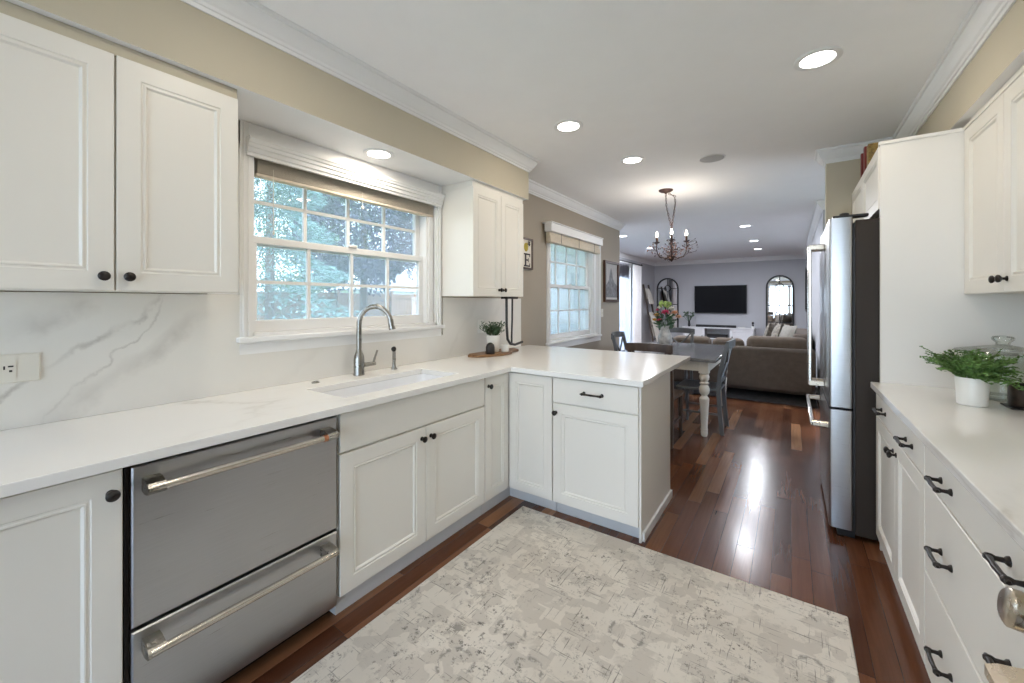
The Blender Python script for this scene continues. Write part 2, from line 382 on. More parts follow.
# faces: +x (left run), -y (peninsula), -x (right run)
def FX(X): return lambda u, v, n: Vector((X+n, u, v))
def FY(Y): return lambda u, v, n: Vector((u, Y-n, v))
def FNX(X): return lambda u, v, n: Vector((X-n, u, v))
def rect(u0, u1, v0, v1, i=0): return [(u0+i, v0+i), (u1-i, v0+i), (u1-i, v1-i), (u0+i, v1-i)]
def panel_door(mb, F, u0, u1, v0, v1, t=.02, s=.062):
    u0, u1 = sorted((u0, u1))
    seq = [(0, -t), (0, -.0015), (.0015, 0), (s, 0), (s+.003, -.004), (s+.008, -.004), (s+.010, -.0015), (s+.014, -.0015), (s+.020, -.009)]
    return mb.loft([[F(u, v, n) for u, v in rect(u0, u1, v0, v1, i)] for i, n in seq], smooth=False)
def slab_front(mb, F, u0, u1, v0, v1, t=.02):
    u0, u1 = sorted((u0, u1))
    return mb.loft([[F(u, v, n) for u, v in rect(u0, u1, v0, v1, i)] for i, n in ((0, -t), (0, -.002), (.002, 0))], smooth=False)
def fbox(mb, F, u0, u1, v0, v1, n0, n1):
    return mb.loft([[F(u, v, n) for u, v in rect(*sorted((u0, u1)), v0, v1)] for n in (n0, n1)], smooth=False)
def knob(F, u, v, parent):
    ax = F(u, v, 1)-F(u, v, 0)
    return MB().lathe(F(u, v, 0), [(.011, 0), (.011, .003), (.0055, .006), (.005, .014), (.011, .018), (.0155, .022), (.016, .027), (.012, .031), (.004, .033)], ax, 18).build('knob', 'bronze', parent)
def pull(F, u, v, parent, ln=.115, mat='bronze'):
    mb = MB(); ax = F(u, v, 1)-F(u, v, 0)
    for sg in (-1, 1):
        mb.lathe(F(u+sg*ln/2, v, 0), [(.011, 0), (.010, .004), (.006, .008), (.005, .02), (.008, .026), (.0085, .034), (.004, .039)], ax, 14)
    mb.tube([F(u-ln/2-.012, v, .031), F(u-ln/2, v, .031), F(u-ln/4, v, .032), F(u, v, .033), F(u+ln/4, v, .032), F(u+ln/2, v, .031), F(u+ln/2+.012, v, .031)],
            [.004, .0075, .0055, .0065, .0055, .0075, .004], 10)
    return mb.build('handle', mat, parent)

# ------------------------------------------------------------------ setting
WX, CZ, FARY, RW = -2.22, 2.58, 12.9, 1.03
struct(MB().box(-3.65, 1.75, -2.3, 13.05, -.1, 0).build('floor', 'floor'), 'dark reddish brown glossy hardwood plank floor', 'floor')
struct(MB().box(-3.65, 1.75, -2.3, 13.05, CZ, CZ+.1).build('ceiling', 'ceil'), 'flat pale grey painted ceiling', 'ceiling')
def wall_yz(name, x0, x1, y0, y1, mat, label, holes=(), z0=0, z1=CZ):
    us = {y0, y1}; vs = {z0, z1}
    for h in holes: us |= {h[0], h[1]}; vs |= {h[2], h[3]}
    ok = lambda u, v: not any(h[0] < u < h[1] and h[2] < v < h[3] for h in holes)
    return struct(MB().grid(us, vs, ok, lambda u, v, d: Vector((d, u, v)), x0, x1).build(name, mat), label, 'wall')
def wall_xz(name, y0, y1, x0, x1, mat, label, holes=(), z0=0, z1=CZ):
    us = {x0, x1}; vs = {z0, z1}
    for h in holes: us |= {h[0], h[1]}; vs |= {h[2], h[3]}
    ok = lambda u, v: not any(h[0] < u < h[1] and h[2] < v < h[3] for h in holes)
    return struct(MB().grid(us, vs, ok, lambda u, v, d: Vector((u, d, v)), y0, y1).build(name, mat), label, 'wall')
W1 = (.92, 2.215, 1.178, 2.13); W2 = (3.95, 5.335, .90, 2.16); D1 = (6.7, 10.6, .02, 2.32)  # living room door enlarged out of view to let in more sky light
wall_yz('wall_left', WX-.16, WX, -2.3, 6.2, 'taupe', 'taupe wall with the two grid windows', (W1, W2))
wall_xz('wall_jog', 6.05, 6.2, -3.65, WX-.16, 'greige', 'return wall between dining and living areas')
wall_yz('wall_living_left', -3.65, -3.5, 6.2, FARY, 'greige', 'grey left wall of the living room', (D1,))
wall_xz('wall_far', FARY, FARY+.15, -3.65, .47, 'greige', 'grey far wall behind the television')
wall_yz('wall_living_right', .32, .47, 6.2, FARY, 'greige', 'grey right wall of the living room')
wall_xz('wall_stub', 6.2, 6.32, .47, 1.75, 'greige', 'grey stub wall past the refrigerator')
wall_yz('wall_dining_right', 1.6, 1.75, 4.27, 6.2, 'khaki', 'right wall of the dining area', ((4.5, 6.0, .30, 2.30),))  # hole added out of view to let daylight into the dining area
wall_xz('wall_pier', 4.15, 4.27, .235, 1.75, 'khaki', 'khaki wall end behind the refrigerator')
wall_yz('wall_right', RW, RW+.15, -2.3, 4.15, 'khaki', 'khaki wall behind the right counter')
wall_xz('wall_rear', -2.45, -2.3, -2.38, 1.18, 'khaki', 'rear kitchen wall with an unseen opening added for daylight', ((-2.15, .98, .02, 2.40),))  # wide opening added behind the camera so sky light floods the kitchen
SX, SZ, SY = -1.87, 2.238, 2.965
def soffit(name, x0, x1, y0, y1, z0, label):
    o = MB().box(x0, x1, y0, y1, z0, CZ).build(name, 'khaki')
    o.data.materials.append(M['trimw'])
    for p in o.data.polygons:
        if p.normal.z < -.9: p.material_index = 1
    return struct(o, label, 'wall')
soffit('wall_soffit_left', WX, SX, -2.3, SY, SZ, 'khaki soffit over the left upper cabinets')
soffit('wall_soffit_right', .69, RW, -2.3, 4.15, 2.26, 'khaki soffit over the right upper cabinets')
struct(MB().grid({-2.2, .868, 2.262, 3.36}, {.914, 1.10, 1.386}, lambda u, v: not (.868 < u < 2.262 and v > 1.10), lambda u, v, d: Vector((d, u, v)), WX, WX+.012).build('wall_backsplash', 'marble'), 'white backsplash slab with grey diagonal veins', 'backsplash')
struct(MB().box(WX, WX+.003, .74, .867, 1.387, SZ).build('trim_3', 'trimw'), 'white strip between upper cabinet and window casing', 'trim')
def sweep(name, path, prof, mat, label, closed=False):
    P = [Vector(p) for p in path]; rings = []
    for i, p in enumerate(P):
        d0 = (P[i]-P[i-1]).normalized() if i else (P[1]-P[0]).normalized()
        d1 = (P[i+1]-P[i]).normalized() if i < len(P)-1 else d0
        n0 = Vector((d0.y, -d0.x)); n1 = Vector((d1.y, -d1.x)); m = n0+n1; m = m/m.length_squared*2 if m.length > 1e-6 else n0
        rings.append([Vector((p.x+m.x*d, p.y+m.y*d, z)) for d, z in prof])
    return struct(MB().loft(rings, smooth=False).build(name, mat), label, 'trim')
CR = [(0, CZ), (0, 2.472), (.008, 2.472), (.011, 2.486), (.018, 2.488), (.021, 2.50), (.03, 2.508), (.044, 2.53), (.052, 2.548), (.056, 2.562), (.066, 2.564), (.070, 2.572), (.070, CZ)]
sweep('trim_1', [(SX, -2.3), (SX, SY), (WX, SY), (WX, 6.2), (-3.5, 6.2), (-3.5, FARY), (.32, FARY), (.32, 6.2), (1.6, 6.2), (1.6, 4.27), (.235, 4.27), (.235, 4.15), (.69, 4.15), (.69, -2.3)], CR, 'trimw', 'white crown moulding around the ceiling')
BB = [(0, .0), (.014, 0), (.014, .085), (.008, .10), (0, .10)]
sweep('baseboard_left', [(WX, 3.55), (WX, 6.2), (-3.5, 6.2), (-3.5, 6.64)], BB, 'trimw', 'white baseboard of the left walls')
sweep('baseboard_far', [(-3.5, 10.65), (-3.5, FARY), (.32, FARY), (.32, 6.2)], BB, 'trimw', 'white baseboard of the living room')
sweep('baseboard_pier', [(1.6, 4.27), (.235, 4.27), (.235, 4.15)], BB, 'trimw', 'white baseboard of the wall end')

# windows
def sash(parent, y0, y1, z0, z1, x, nc, nr, t=.035, st=.038, botr=None, mun=.018):
    mb = MB(); br = botr or st
    for a, b, c, d in ((y0, y1, z0, z0+br), (y0, y1, z1-st, z1), (y0, y0+st, z0+br, z1-st), (y1-st, y1, z0+br, z1-st)): mb.box(x-t, x, a, b, c, d, .003)
    sh = mb.build('sash', 'trimw', parent)
    mb = MB(); gy0, gy1, gz0, gz1 = y0+st, y1-st, z0+br, z1-st
    for k in range(1, nc): yy = gy0+(gy1-gy0)*k/nc; mb.box(x-t*.75, x-t*.2, yy-mun/2, yy+mun/2, gz0, gz1)
    for k in range(1, nr): zz = gz0+(gz1-gz0)*k/nr; mb.box(x-t*.70, x-t*.25, gy0, gy1, zz-mun/2, zz+mun/2)
    mb.build('muntins', 'trimw', sh)
    MB().box(x-t*.55, x-t*.45, gy0, gy1, gz0, gz1).build('pane', 'glass', sh)
def dh_window(name, H, label, meet, ncol, casing, sill_in, sill_out, sill_z, head, jamb_y):
    y0, y1, z0, z1 = H; root = thing(name, label, 'window', (WX, (y0+y1)/2, z0)); root['kind'] = 'structure'
    mb = MB()
    for a, b, c, d in ((y0, y0+.018, z0, z1), (y1-.018, y1, z0, z1), (y0, y1, z1-.018, z1), (y0, y1, z0, z0+.018)): mb.box(WX-.16, WX, a, b, c, d)
    mb.build('jamb', 'trimw', root)
    iy0, iy1 = y0+.018, y1-.018-jamb_y
    if jamb_y: MB().box(WX-.13, WX-.02, iy1, y1-.018, z0+.018, z1-.018, .004).box(WX-.02, WX-.008, iy1+.02, y1-.035, z0+.018, z1-.018).build('jamb_liner', 'trimw', root)
    sash(root, iy0, iy1, meet-.02, z1-.018, WX-.095, ncol, 2)
    sash(root, iy0, iy1, z0+.018, meet+.025, WX-.055, ncol, 2, botr=.06)
    cy0, cy1 = casing; mb = MB(); F = FX(WX)
    for a, b in ((cy0, y0+.005), (y1-.005, cy1)):
        mb.loft([[F(u, v, n) for u, v in rect(a, b, sill_z, head, 0)] for n in (-.002, .016)], smooth=False)
        mb.box(WX, WX+.024, a+.012, a+.022, sill_z, head); mb.box(WX, WX+.021, b-.022, b-.014, sill_z, head)
    mb.box(WX, WX+.018, cy0, cy1, z1-.005, head)
    mb.build('casing', 'trimw', root)
    MB().box(WX-.16, WX+sill_out, cy0-.015, cy1+.012, sill_z-.026, sill_z, .006, 2).box(WX, WX+.014, cy0, cy1, sill_z-.085, sill_z-.026).build('window_sill', 'trimw', root)
    MB().box(WX-.152, WX-.1515, iy0, iy1, z0+.018, z1-.018).build('insect_screen', 'screen', root)
    MB().box(WX-.075, WX-.045, (iy0+iy1)/2-.03, (iy0+iy1)/2+.03, meet+.025, meet+.04, .004).build('sash_lock', 'trimw', root)
    return root
w = dh_window('window_1', W1, 'wide white double hung window with grids over the sink', 1.668, 4, (.868, 2.246), 0, .045, 1.178, 2.236, .075)
mb = MB()   # moulded cornice over the window
prof = [(0, 2.072), (.018, 2.072), (.018, 2.086), (.026, 2.090), (.026, 2.110), (.033, 2.114), (.033, 2.130), (.040, 2.134), (.044, 2.146), (.048, 2.150), (.048, 2.162), (0, 2.162)]
mb.loft([[Vector((WX+.018+d, y, z)) for d, z in prof] for y in (.892, 2.232)], smooth=False)
mb.build('cornice', 'trimw', w)
dh_window('window_2', W2, 'white double hung grid window in the dining wall', 1.535, 4, (3.885, 5.40), 0, .03, .90, 2.2, .12)
# blind on window 1
b = thing('window_blind', 'raised tan slatted blind bunched at the top of the window over the sink', 'blind', (WX-.02, 1.56, 2.05))
MB().box(WX-.045, WX-.005, .95, 2.18, 2.075, 2.105).build('headrail', 'blind', b)
mb = MB()
for k in range(13): mb.box(WX-.047, WX-.003, .955, 2.175, 2.008+k*.005, 2.0112+k*.005)
mb.build('slats', 'blind', b)
MB().box(WX-.047, WX-.003, .952, 2.178, 1.990, 2.006, .003).build('bottom_rail', 'linen', b)
MB().cyl((WX-.0, 1.03, 2.04), (WX+.002, 1.03, 1.72), .0016, seg=6).lathe((WX+.002, 1.03, 1.70), [(.003, 0), (.006, .008), (.003, .022)], seg=8).build('pull_cord', 'plate', b)
MB().cyl((WX+.004, 1.56, 2.04), (WX+.004, 1.56, 1.955), .0014, seg=6).ball((WX+.006, 1.56, 1.945), .011, (.5, 1, 1)).build('ring_pull', 'plate', b)
# fabric shade on window 2
b = thing('roman_shade', 'short tan roman shade under a white boxed valance on the dining window', 'shade', (WX, 4.66, 2.03))
MB().box(WX+.025, WX+.115, 3.80, 5.23, 2.115, 2.205, .004).box(WX, WX+.125, 3.795, 5.235, 2.205, 2.218, .003).build('valance_box', 'trimw', b)
mb = MB()
for k, (z0, z1, d) in enumerate(((2.06, 2.115, .075), (2.03, 2.075, .085), (2.0, 2.045, .092))):
    mb.box(WX+.022, WX+d, 3.83, 5.20, z0, z1, .01, 2)
mb.build('fabric', 'linen', b)
for yy in (4.06, 4.52, 4.98): MB().cyl((WX+.097, yy, 2.115), (WX+.097, yy, 2.005), .002, seg=6).build('cord', 'bronze', b)

# living room glass door, plus two unseen glass openings added for daylight
def glass_door(name, along, H, pos, label, n=2):
    a0, a1, z0, z1 = H; P = (lambda u, v, d: Vector((pos+d, u, v))) if along == 'y' else (lambda u, v, d: Vector((pos-d, u, v))) if along == 'y2' else (lambda u, v, d: Vector((u, pos+d, v)))
    root = thing(name, label, 'door', P((a0+a1)/2, z0, 0)); root['kind'] = 'structure'
    MB().ring(rect(a0-.06, a1+.06, z0-.02, z1+.07), rect(a0+.03, a1-.03, z0+.01, z1-.04), P, -.155, .015).build('door_frame', 'trimw', root)
    wd = (a1-a0-.06)/n
    for k in range(n):
        u0 = a0+.03+wd*k; d = -.06-.05*(k % 2)
        s_ = MB().ring(rect(u0-.01, u0+wd+.01, z0+.01, z1-.04), rect(u0+.07, u0+wd-.07, z0+.09, z1-.11), P, d-.02, d+.02).build('door_panel', 'trimw', root)
        mb = MB(); mb.loft([[P(u, v, q) for u, v in rect(u0+.07, u0+wd-.07, z0+.09, z1-.11)] for q in (d-.003, d+.003)], smooth=False); mb.build('pane', 'glass', s_)
glass_door('door_1', 'y', D1, -3.5, 'white sliding glass door on the left of the living room')
glass_door('daylight_opening_right', 'y2', (4.5, 6.0, .30, 2.30), 1.6, 'white glazed opening added for daylight in the unseen right wall of the dining area')  # unseen opening, added to light the dining table and ceiling
glass_door('daylight_opening_rear', 'x', (-2.15, .98, .02, 2.40), -2.3, 'white sliding glass door added for daylight at the unseen rear of the kitchen', 3)  # unseen door, added behind the camera as a soft daylight source

# ------------------------------------------------------------------ left run
XD, KB, KT = -1.585, .085, .878          # door face, cabinet bottom, cabinet top
F = FX(XD); FP = FY(2.26)
def body(mb, x0, x1, y0, y1, z0=KB, z1=KT): return mb.box(x0, x1, y0, y1, z0, z1)
G = 'painted base cabinets of the left run'
c = thing('base_cabinet', 'white base cabinet with one tall door left of the steel dishwasher', 'cabinet', (-1.9, -.13, 0), G)
body(MB(), -2.2, XD-.02, -.60, .327).build('body', 'cab', c)
d = panel_door(MB(), F, -.135, .322, KB+.005, KT-.008).build('door', 'cab', c); knob(F, .298, .808, d)
d = panel_door(MB(), F, -.595, -.139, KB+.005, KT-.008).build('door', 'cab', c); knob(F, -.57, .808, d)
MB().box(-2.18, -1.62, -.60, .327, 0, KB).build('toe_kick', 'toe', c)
c = thing('drawer_dishwasher', 'stainless steel double drawer dishwasher under the counter', 'dishwasher', (-1.9, .665, 0))
MB().box(-2.19, XD-.03, .332, 1.0, .05, .872).build('body', 'blackg', c)
def dw(z0, z1, hz, band):
    mb = MB(); mb.loft([[F(u, v, n) for u, v in rect(.342, .992, z0, z1, i)] for i, n in ((0, -.028), (0, -.004), (.004, 0))], smooth=False)
    dr = mb.build('drawer_front', 'steel', c)
    a, b_ = .372, .948
    MB().tube([F(a, hz, .058), F(b_, hz, .058)], .0125, 16).build('handle', 'steelh', dr)
    for u in (a+.012, b_-.012):
        sg = 1 if u < .6 else -1
        pl = [(0, -.016), (.024, -.022), (.058, -.016), (.070, -.006), (.070, .006), (.058, .015), (.024, .022), (0, .022)]
        mb = MB(); mb.prism(pl, lambda p, q, e: F(e, hz+q, p), u-.020*1, u+.022*1); mb.build('handle_bracket', 'nickel', dr)
    if band: MB().tube([F(b_-.052, hz, .058), F(b_-.035, hz, .058)], .0135, 16).build('copper_band', 'copper', dr)['label'] = 'copper accent band'
dw(.392, .866, .808, True); dw(.062, .380, .330, False)
MB().box(-2.15, -1.66, .335, .998, 0, .05).build('toe_kick', 'blackg', c)
c = thing('sink_cabinet', 'white sink base cabinet with a false drawer front over two doors', 'cabinet', (-1.9, 1.5, 0), G)
mb = MB(); body(mb, -2.2, XD-.02, 1.004, 1.02); body(mb, -2.2, XD-.02, 1.985, 2.0); body(mb, -2.2, XD-.02, 1.02, 1.985, KB, KB+.018); body(mb, -2.2, -2.185, 1.02, 1.985, KB+.018, KT); body(mb, XD-.04, XD-.02, 1.02, 1.985, .685, KT); mb.build('body', 'cab', c)
slab_front(MB(), F, 1.006, 1.996, .705, KT-.006).build('false_front', 'cab', c)
d = panel_door(MB(), F, 1.006, 1.499, KB+.003, .694).build('door', 'cab', c); knob(F, 1.470, .638, d)
d = panel_door(MB(), F, 1.503, 1.996, KB+.003, .694).build('door', 'cab', c); knob(F, 1.534, .638, d)
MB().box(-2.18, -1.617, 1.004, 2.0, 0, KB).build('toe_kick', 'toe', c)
c = thing('corner_cabinet', 'white inner corner base cabinet with two narrow full height doors', 'cabinet', (-1.9, 2.4, 0), G)
mb = MB(); body(mb, -2.2, XD-.02, 2.004, 2.92); body(mb, XD-.0195, -1.252, 2.28, 2.92); mb.build('body', 'cab', c)
d = panel_door(MB(), F, 2.003, 2.256, KB+.003, KT-.006, s=.055).build('door', 'cab', c); knob(F, 2.035, .815, d)
panel_door(MB(), FP, XD+.004, -1.251, KB+.003, KT-.006, s=.055).build('door', 'cab', c)
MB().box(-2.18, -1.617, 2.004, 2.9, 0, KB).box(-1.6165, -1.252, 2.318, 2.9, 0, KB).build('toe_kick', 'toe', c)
c = thing('peninsula_cabinet', 'white peninsula base cabinet with one drawer over one wide door', 'cabinet', (-.97, 2.6, 0), G)
body(MB(), -1.248, -.702, 2.28, 2.92).build('body', 'cab', c)
d = slab_front(MB(), FP, -1.244, -.703, .722, KT-.006).build('drawer', 'cab', c); pull(FP, -.973, .799, d)
d = panel_door(MB(), FP, -1.244, -.703, KB+.003, .712).build('door', 'cab', c); knob(FP, -1.222, .655, d)
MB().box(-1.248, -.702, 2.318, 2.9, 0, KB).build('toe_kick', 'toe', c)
MB().box(-.702, -.690, 2.275, 2.935, 0, KT).build('end_panel', 'cab', c)
MB().box(-.690, -.677, 2.31, 2.94, 0, .05).box(-.702, -.677, 2.297, 2.31, 0, .05).build('base_moulding', 'trimw', c)
# counter with sink
SK = (1.085, 1.85, -2.0, -1.675)   # y0 y1 x0 x1
def ct_fill(u, v):
    if SK[2] < u < SK[3] and SK[0] < v < SK[1]: return False
    return (u < -1.55) or v > 2.237
o = MB().grid({WX+.012, SK[2], SK[3], -1.55, -.668}, {-.62, SK[0], SK[1], 2.237, 3.505}, ct_fill, lambda u, v, d: Vector((u, v, d)), .882, .914).build('countertop', 'quartz', origin=(-1.9, 1.5, .882), bevel=.003)
tag(o, 'white quartz countertop wrapping along the left wall and out over the peninsula', 'countertop')
c = thing('sink', 'white undermount single bowl sink below the window', 'sink', (-1.835, 1.47, .70))
y0, y1, x0, x1 = SK; e = .006
def rr(x0, x1, y0, y1, r, z, n=5):
    pts = []
    for cx, cy, a0 in ((x1-r, y1-r, 0), (x0+r, y1-r, PI/2), (x0+r, y0+r, PI), (x1-r, y0+r, 1.5*PI)):
        for k in range(n+1): a = a0+PI/2*k/n; pts.append(Vector((cx+r*math.cos(a), cy+r*math.sin(a), z)))
    return pts
mb = MB()
mb.loft([rr(x0-.012, x1+.012, y0-.012, y1+.012, .05, .700), rr(x0-.012, x1+.012, y0-.012, y1+.012, .05, .8815), rr(x0+.002, x1-.002, y0+.002, y1-.002, .045, .8815), rr(x0+.008, x1-.008, y0+.008, y1-.008, .05, .74), rr(x0+.04, x1-.04, y0+.04, y1-.04, .05, .716)])
mb.build('bowl', 'sinkw', c)
MB().lathe((-1.84, 1.47, .716), [(.045, .001), (.045, .004), (.03, .003), (.012, .002)], seg=20).build('drain', 'nickel', c)
# faucet
c = thing('faucet', 'tall brushed nickel gooseneck faucet behind the sink', 'faucet', (-2.13, 1.475, .914))
fx, fy = -2.13, 1.475
MB().lathe((fx, fy, .914), [(.032, 0), (.033, .006), (.030, .012), (.031, .09), (.028, .115), (.020, .135), (.0165, .15)], seg=22).build('base', 'nickel', c)
pts = [(fx, fy, 1.05), (fx, fy, 1.20)]
dx, dy = .165, .10; R_ = .098
L_ = math.hypot(dx, dy)
for k in range(0, 15):
    a = PI-PI*.90*k/14
    h = R_+R_*math.cos(a); pts.append((fx+dx/L_*h, fy+dy/L_*h, 1.215+R_*math.sin(a)*1.12))
MB().tube(pts, .0148, 12).build('spout', 'nickel', c)
p = Vector(pts[-1]); q = p+Vector((.012*dx/L_, .012*dy/L_, -.062)); MB().cyl(p, q, .0165, .0195, 14).build('spray_head', 'nickel', c)
h = MB().cyl((fx+.01, fy+.02, .972), (fx+.022, fy+.098, .974), .014, .012, 12).build('handle_stub', 'nickel', c)
MB().tube([(fx+.02, fy+.085, .974), (fx+.024, fy+.094, 1.01), (fx+.030, fy+.108, 1.055)], [.008, .0065, .006], 8).build('lever', 'nickel', c)
c = thing('side_sprayer', 'small nickel side sprayer right of the gooseneck faucet', 'sprayer', (-2.13, 1.735, .914))
MB().lathe((-2.13, 1.735, .914), [(.021, 0), (.021, .006), (.014, .012), (.011, .03), (.012, .04)], seg=16).build('holder', 'nickel', c)
MB().tube([(-2.13, 1.735, .95), (-2.13, 1.735, 1.02), (-2.125, 1.73, 1.045), (-2.105, 1.715, 1.055), (-2.09, 1.70, 1.052)], [.011, .011, .012, .013, .015], 10).build('spray_handle', 'nickel', c)
MB().lathe((-2.089, 1.70, 1.052), [(.012, 0), (.0155, .001), (.016, .008), (.010, .010)], (.6, -.7, -.15), 14).build('nozzle', 'blackg', c)
tag(MB().lathe((-2.12, 1.20, .914), [(.021, 0), (.021, .003), (.016, .006), (.010, .007), (.009, .010), (.003, .011)], seg=18).build('air_switch_button', 'nickel', origin=(-2.12, 1.20, .914)), 'small round nickel button in the counter left of the faucet', 'button')

# upper cabinets left
UX, UB, UT = -1.89, 1.39, 2.192
FU = FX(UX); G = 'painted upper cabinets'
c = thing('upper_cabinet', 'large white two door upper cabinet left of the sink window', 'cabinet', (-2.05, .36, UB), G)
MB().box(WX+.001, UX-.02, -.005, .738, UB, UT).build('body', 'cab', c)
d = panel_door(MB(), FU, -.003, .364, UB+.001, UT).build('door', 'cab', c); knob(FU, .335, 1.437, d)
d = panel_door(MB(), FU, .370, .738, UB+.001, UT).build('door', 'cab', c); knob(FU, .398, 1.437, d)
MB().box(WX+.002, UX-.012, -.005, .738, UT+.001, SZ-.001).build('top_filler', 'khaki', c)
c = thing('upper_cabinet', 'narrow white two door upper cabinet right of the sink window', 'cabinet', (-2.05, 2.56, UB), G)
MB().box(WX+.001, UX-.02, 2.248, 2.912, UB+.006, UT).build('body', 'cab', c)
d = panel_door(MB(), FU, 2.248, 2.588, UB+.007, UT, s=.05).build('door', 'cab', c); knob(FU, 2.562, 1.445, d)
d = panel_door(MB(), FU, 2.592, 2.912, UB+.007, UT, s=.05).build('door', 'cab', c); knob(FU, 2.618, 1.445, d)
MB().box(WX+.002, UX-.008, 2.247, 2.914, UT+.001, SZ-.001).build('top_filler', 'cab', c)
# things on left counter
c = thing('wall_outlet', 'wide outlet cover plate on the backsplash below the left upper cabinet', 'outlet', (WX+.012, .13, 1.12))
FO = FX(WX+.012)
mb = MB(); mb.loft([[FO(u, v, n) for u, v in rect(.03, .234, 1.072, 1.172, i)] for i, n in ((0, 0), (0, .004), (.004, .007))], smooth=False); mb.build('cover_plate', 'plate', c)
mb = MB(); mb.loft([[FO(u, v, n) for u, v in rect(.085, .178, 1.092, 1.152, 0)] for n in (.0065, .009)], smooth=False); r_ = mb.build('receptacle', 'plate', c)
for u in (.10, .158):
    mb = MB()
    for du, dv, a, b_ in ((-.006, .004, .002, .006), (.008, .008, .006, .0025), (.008, -.008, .0035, .0035)): fbox(mb, FO, u+du-a, u+du+a, 1.122+dv-b_, 1.122+dv+b_, .0088, .0095)
    mb.build('slots', 'blackg', r_)
MBo = MB(); fbox(MBo, FO, 2.685, 2.755, 1.085, 1.20, 0, .006); o = MBo.build('blank_plate', 'ceramic', origin=FO(2.72, 1.09, 0)); tag(o, 'pale switch plate on the backsplash left of the small potted plant', 'switch plate')
o = MB().prism([(2.43, -2.10), (2.50, -2.15), (2.75, -2.14), (2.98, -2.14), (3.05, -2.07), (2.99, -1.99), (2.88, -1.985), (2.80, -1.93), (2.66, -1.925), (2.54, -1.96), (2.45, -2.02)], lambda u, v, d: Vector((v, u, d)), .9145, .934).build('wooden_board', 'board', origin=(-2.05, 2.8, .914), bevel=.004)
tag(o, 'brown live edge wooden serving board on the counter corner', 'board')
c = thing('potted_plant', 'small leafy plant in a white cup pot on the wooden board', 'plant', (-2.065, 2.715, .934))
px_, py_ = -2.065, 2.715
MB().lathe((px_, py_, .9345), [(.047, 0), (.050, .004), (.055, .135), (.054, .138), (.050, .132), (.046, .09)], seg=22).build('pot', 'ceramic', c)
MB().lathe((px_, py_, 1.035), [(.047, 0), (.048, .020), (.01, .024)], seg=14).build('soil', 'soil', c)
mb = MB()
for k in range(46):
    a = random.uniform(0, 2*PI); r = random.uniform(.02, .12); h = random.uniform(.05, .14)
    s0 = Vector((px_+.02*math.cos(a), py_+.02*math.sin(a), 1.055)); s1 = Vector((px_+r*math.cos(a), py_+r*math.sin(a), 1.065+h))
    mb.tube([s0, (s0+s1)/2+Vector((0,0,.012)), s1], .0012, 4)
    for j in range(9):
        p = s0.lerp(s1, .25+j*.085); mb.leaf(p, (math.cos(a+j*2.2), math.sin(a+j*2.2), .8), .032, .011)
mb.build('foliage', 'leafd', c)
tag(MB().lathe((-1.995, 2.585, .9345), [(.034, 0), (.036, .003), (.036, .055), (.029, .076), (.014, .088), (.001, .091)], seg=20).build('dark_dome_shaker', 'dgrey', origin=(-1.995, 2.585, .9345)), 'small black rounded dome shaker on the board in front of the plant', 'shaker')
tag(MB().lathe((-1.985, 2.775, .9345), [(.030, 0), (.034, .004), (.036, .056), (.034, .057), (.031, .008), (.004, .007)], seg=20).build('small_white_cup', 'ceramic', origin=(-1.985, 2.775, .9345)), 'little white ceramic cup beside the potted plant on the board', 'cup')
c = thing('paper_towel_holder', 'black wrought iron looped hanger under the narrow upper cabinet', 'holder', (-2.0, 2.98, UB))
hx = -1.955
MB().box(hx-.05, hx+.02, 2.74, 2.90, UB-.012, UB+.0055, .003).build('mount', 'bronze', c)
MB().tube([(hx, 2.755, UB-.01), (hx, 2.757, 1.15), (hx, 2.770, 1.04), (hx, 2.81, .998), (hx, 2.88, .985), (hx, 2.995, 1.0)], .011, 8).build('long_strap', 'dgrey', c)
MB().tube([(hx-.01, 2.855, UB-.01), (hx-.01, 2.852, 1.2), (hx-.01, 2.845, 1.06), (hx-.005, 2.838, .992)], .008, 8).build('short_strap', 'dgrey', c)
# wall decor on the left
c = thing('wall_sign', 'small framed white sign with a lemon above a black letter E', 'sign', (WX, 3.35, 1.84))
FW = FX(WX); a0, a1, b0, b1 = 3.05, 3.575, 1.685, 2.0
MB().ring(rect(a0, a1, b0, b1), rect(a0, a1, b0, b1, .018), FW, 0, .022).build('frame', 'frame', c)
mb = MB(); fbox(mb, FW, a0+.01, a1-.01, b0+.01, b1-.01, 0, .010); pn = mb.build('board', 'signw', c)
mb = MB(); n0, n1 = .0102, .013; eu0, eu1, ev0, ev1 = 3.415, 3.53, 1.712, 1.845
fbox(mb, FW, eu0+.018, eu0+.042, ev0, ev1, n0, n1)
for v in (ev0, ev1-.014): fbox(mb, FW, eu0, eu1, v, v+.014, n0, n1)
fbox(mb, FW, eu0+.042, eu1-.030, (ev0+ev1)/2-.007, (ev0+ev1)/2+.007, n0, n1)
fbox(mb, FW, eu1-.010, eu1, ev0, ev0+.035, n0, n1); fbox(mb, FW, eu1-.010, eu1, ev1-.032, ev1, n0, n1); fbox(mb, FW, eu1-.038, eu1-.030, (ev0+ev1)/2-.02, (ev0+ev1)/2+.02, n0, n1)
mb.build('letter', 'ink', pn)['label'] = 'black serif letter E'
mb = MB(); mb.ball(FW(3.455, 1.908, .011), .040, (.12, 1, 1.15)).ball(FW(3.480, 1.940, .011), .012, (.2, 1, 1)); mb.build('lemon', 'lemon', pn)
mb = MB()
for k in range(6): mb.leaf(FW(3.50, 1.945, .012), FW(.8*math.cos(k*1.1)+.2, math.sin(k*1.1), .15)-FW(0,0,0), .035, .016, (1, 0, 0))
mb.build('lemon_leaves', 'ink', pn)
c = thing('framed_picture', 'tall walnut framed grey landscape print beside the dining window', 'picture', (WX, 5.78, 1.66))
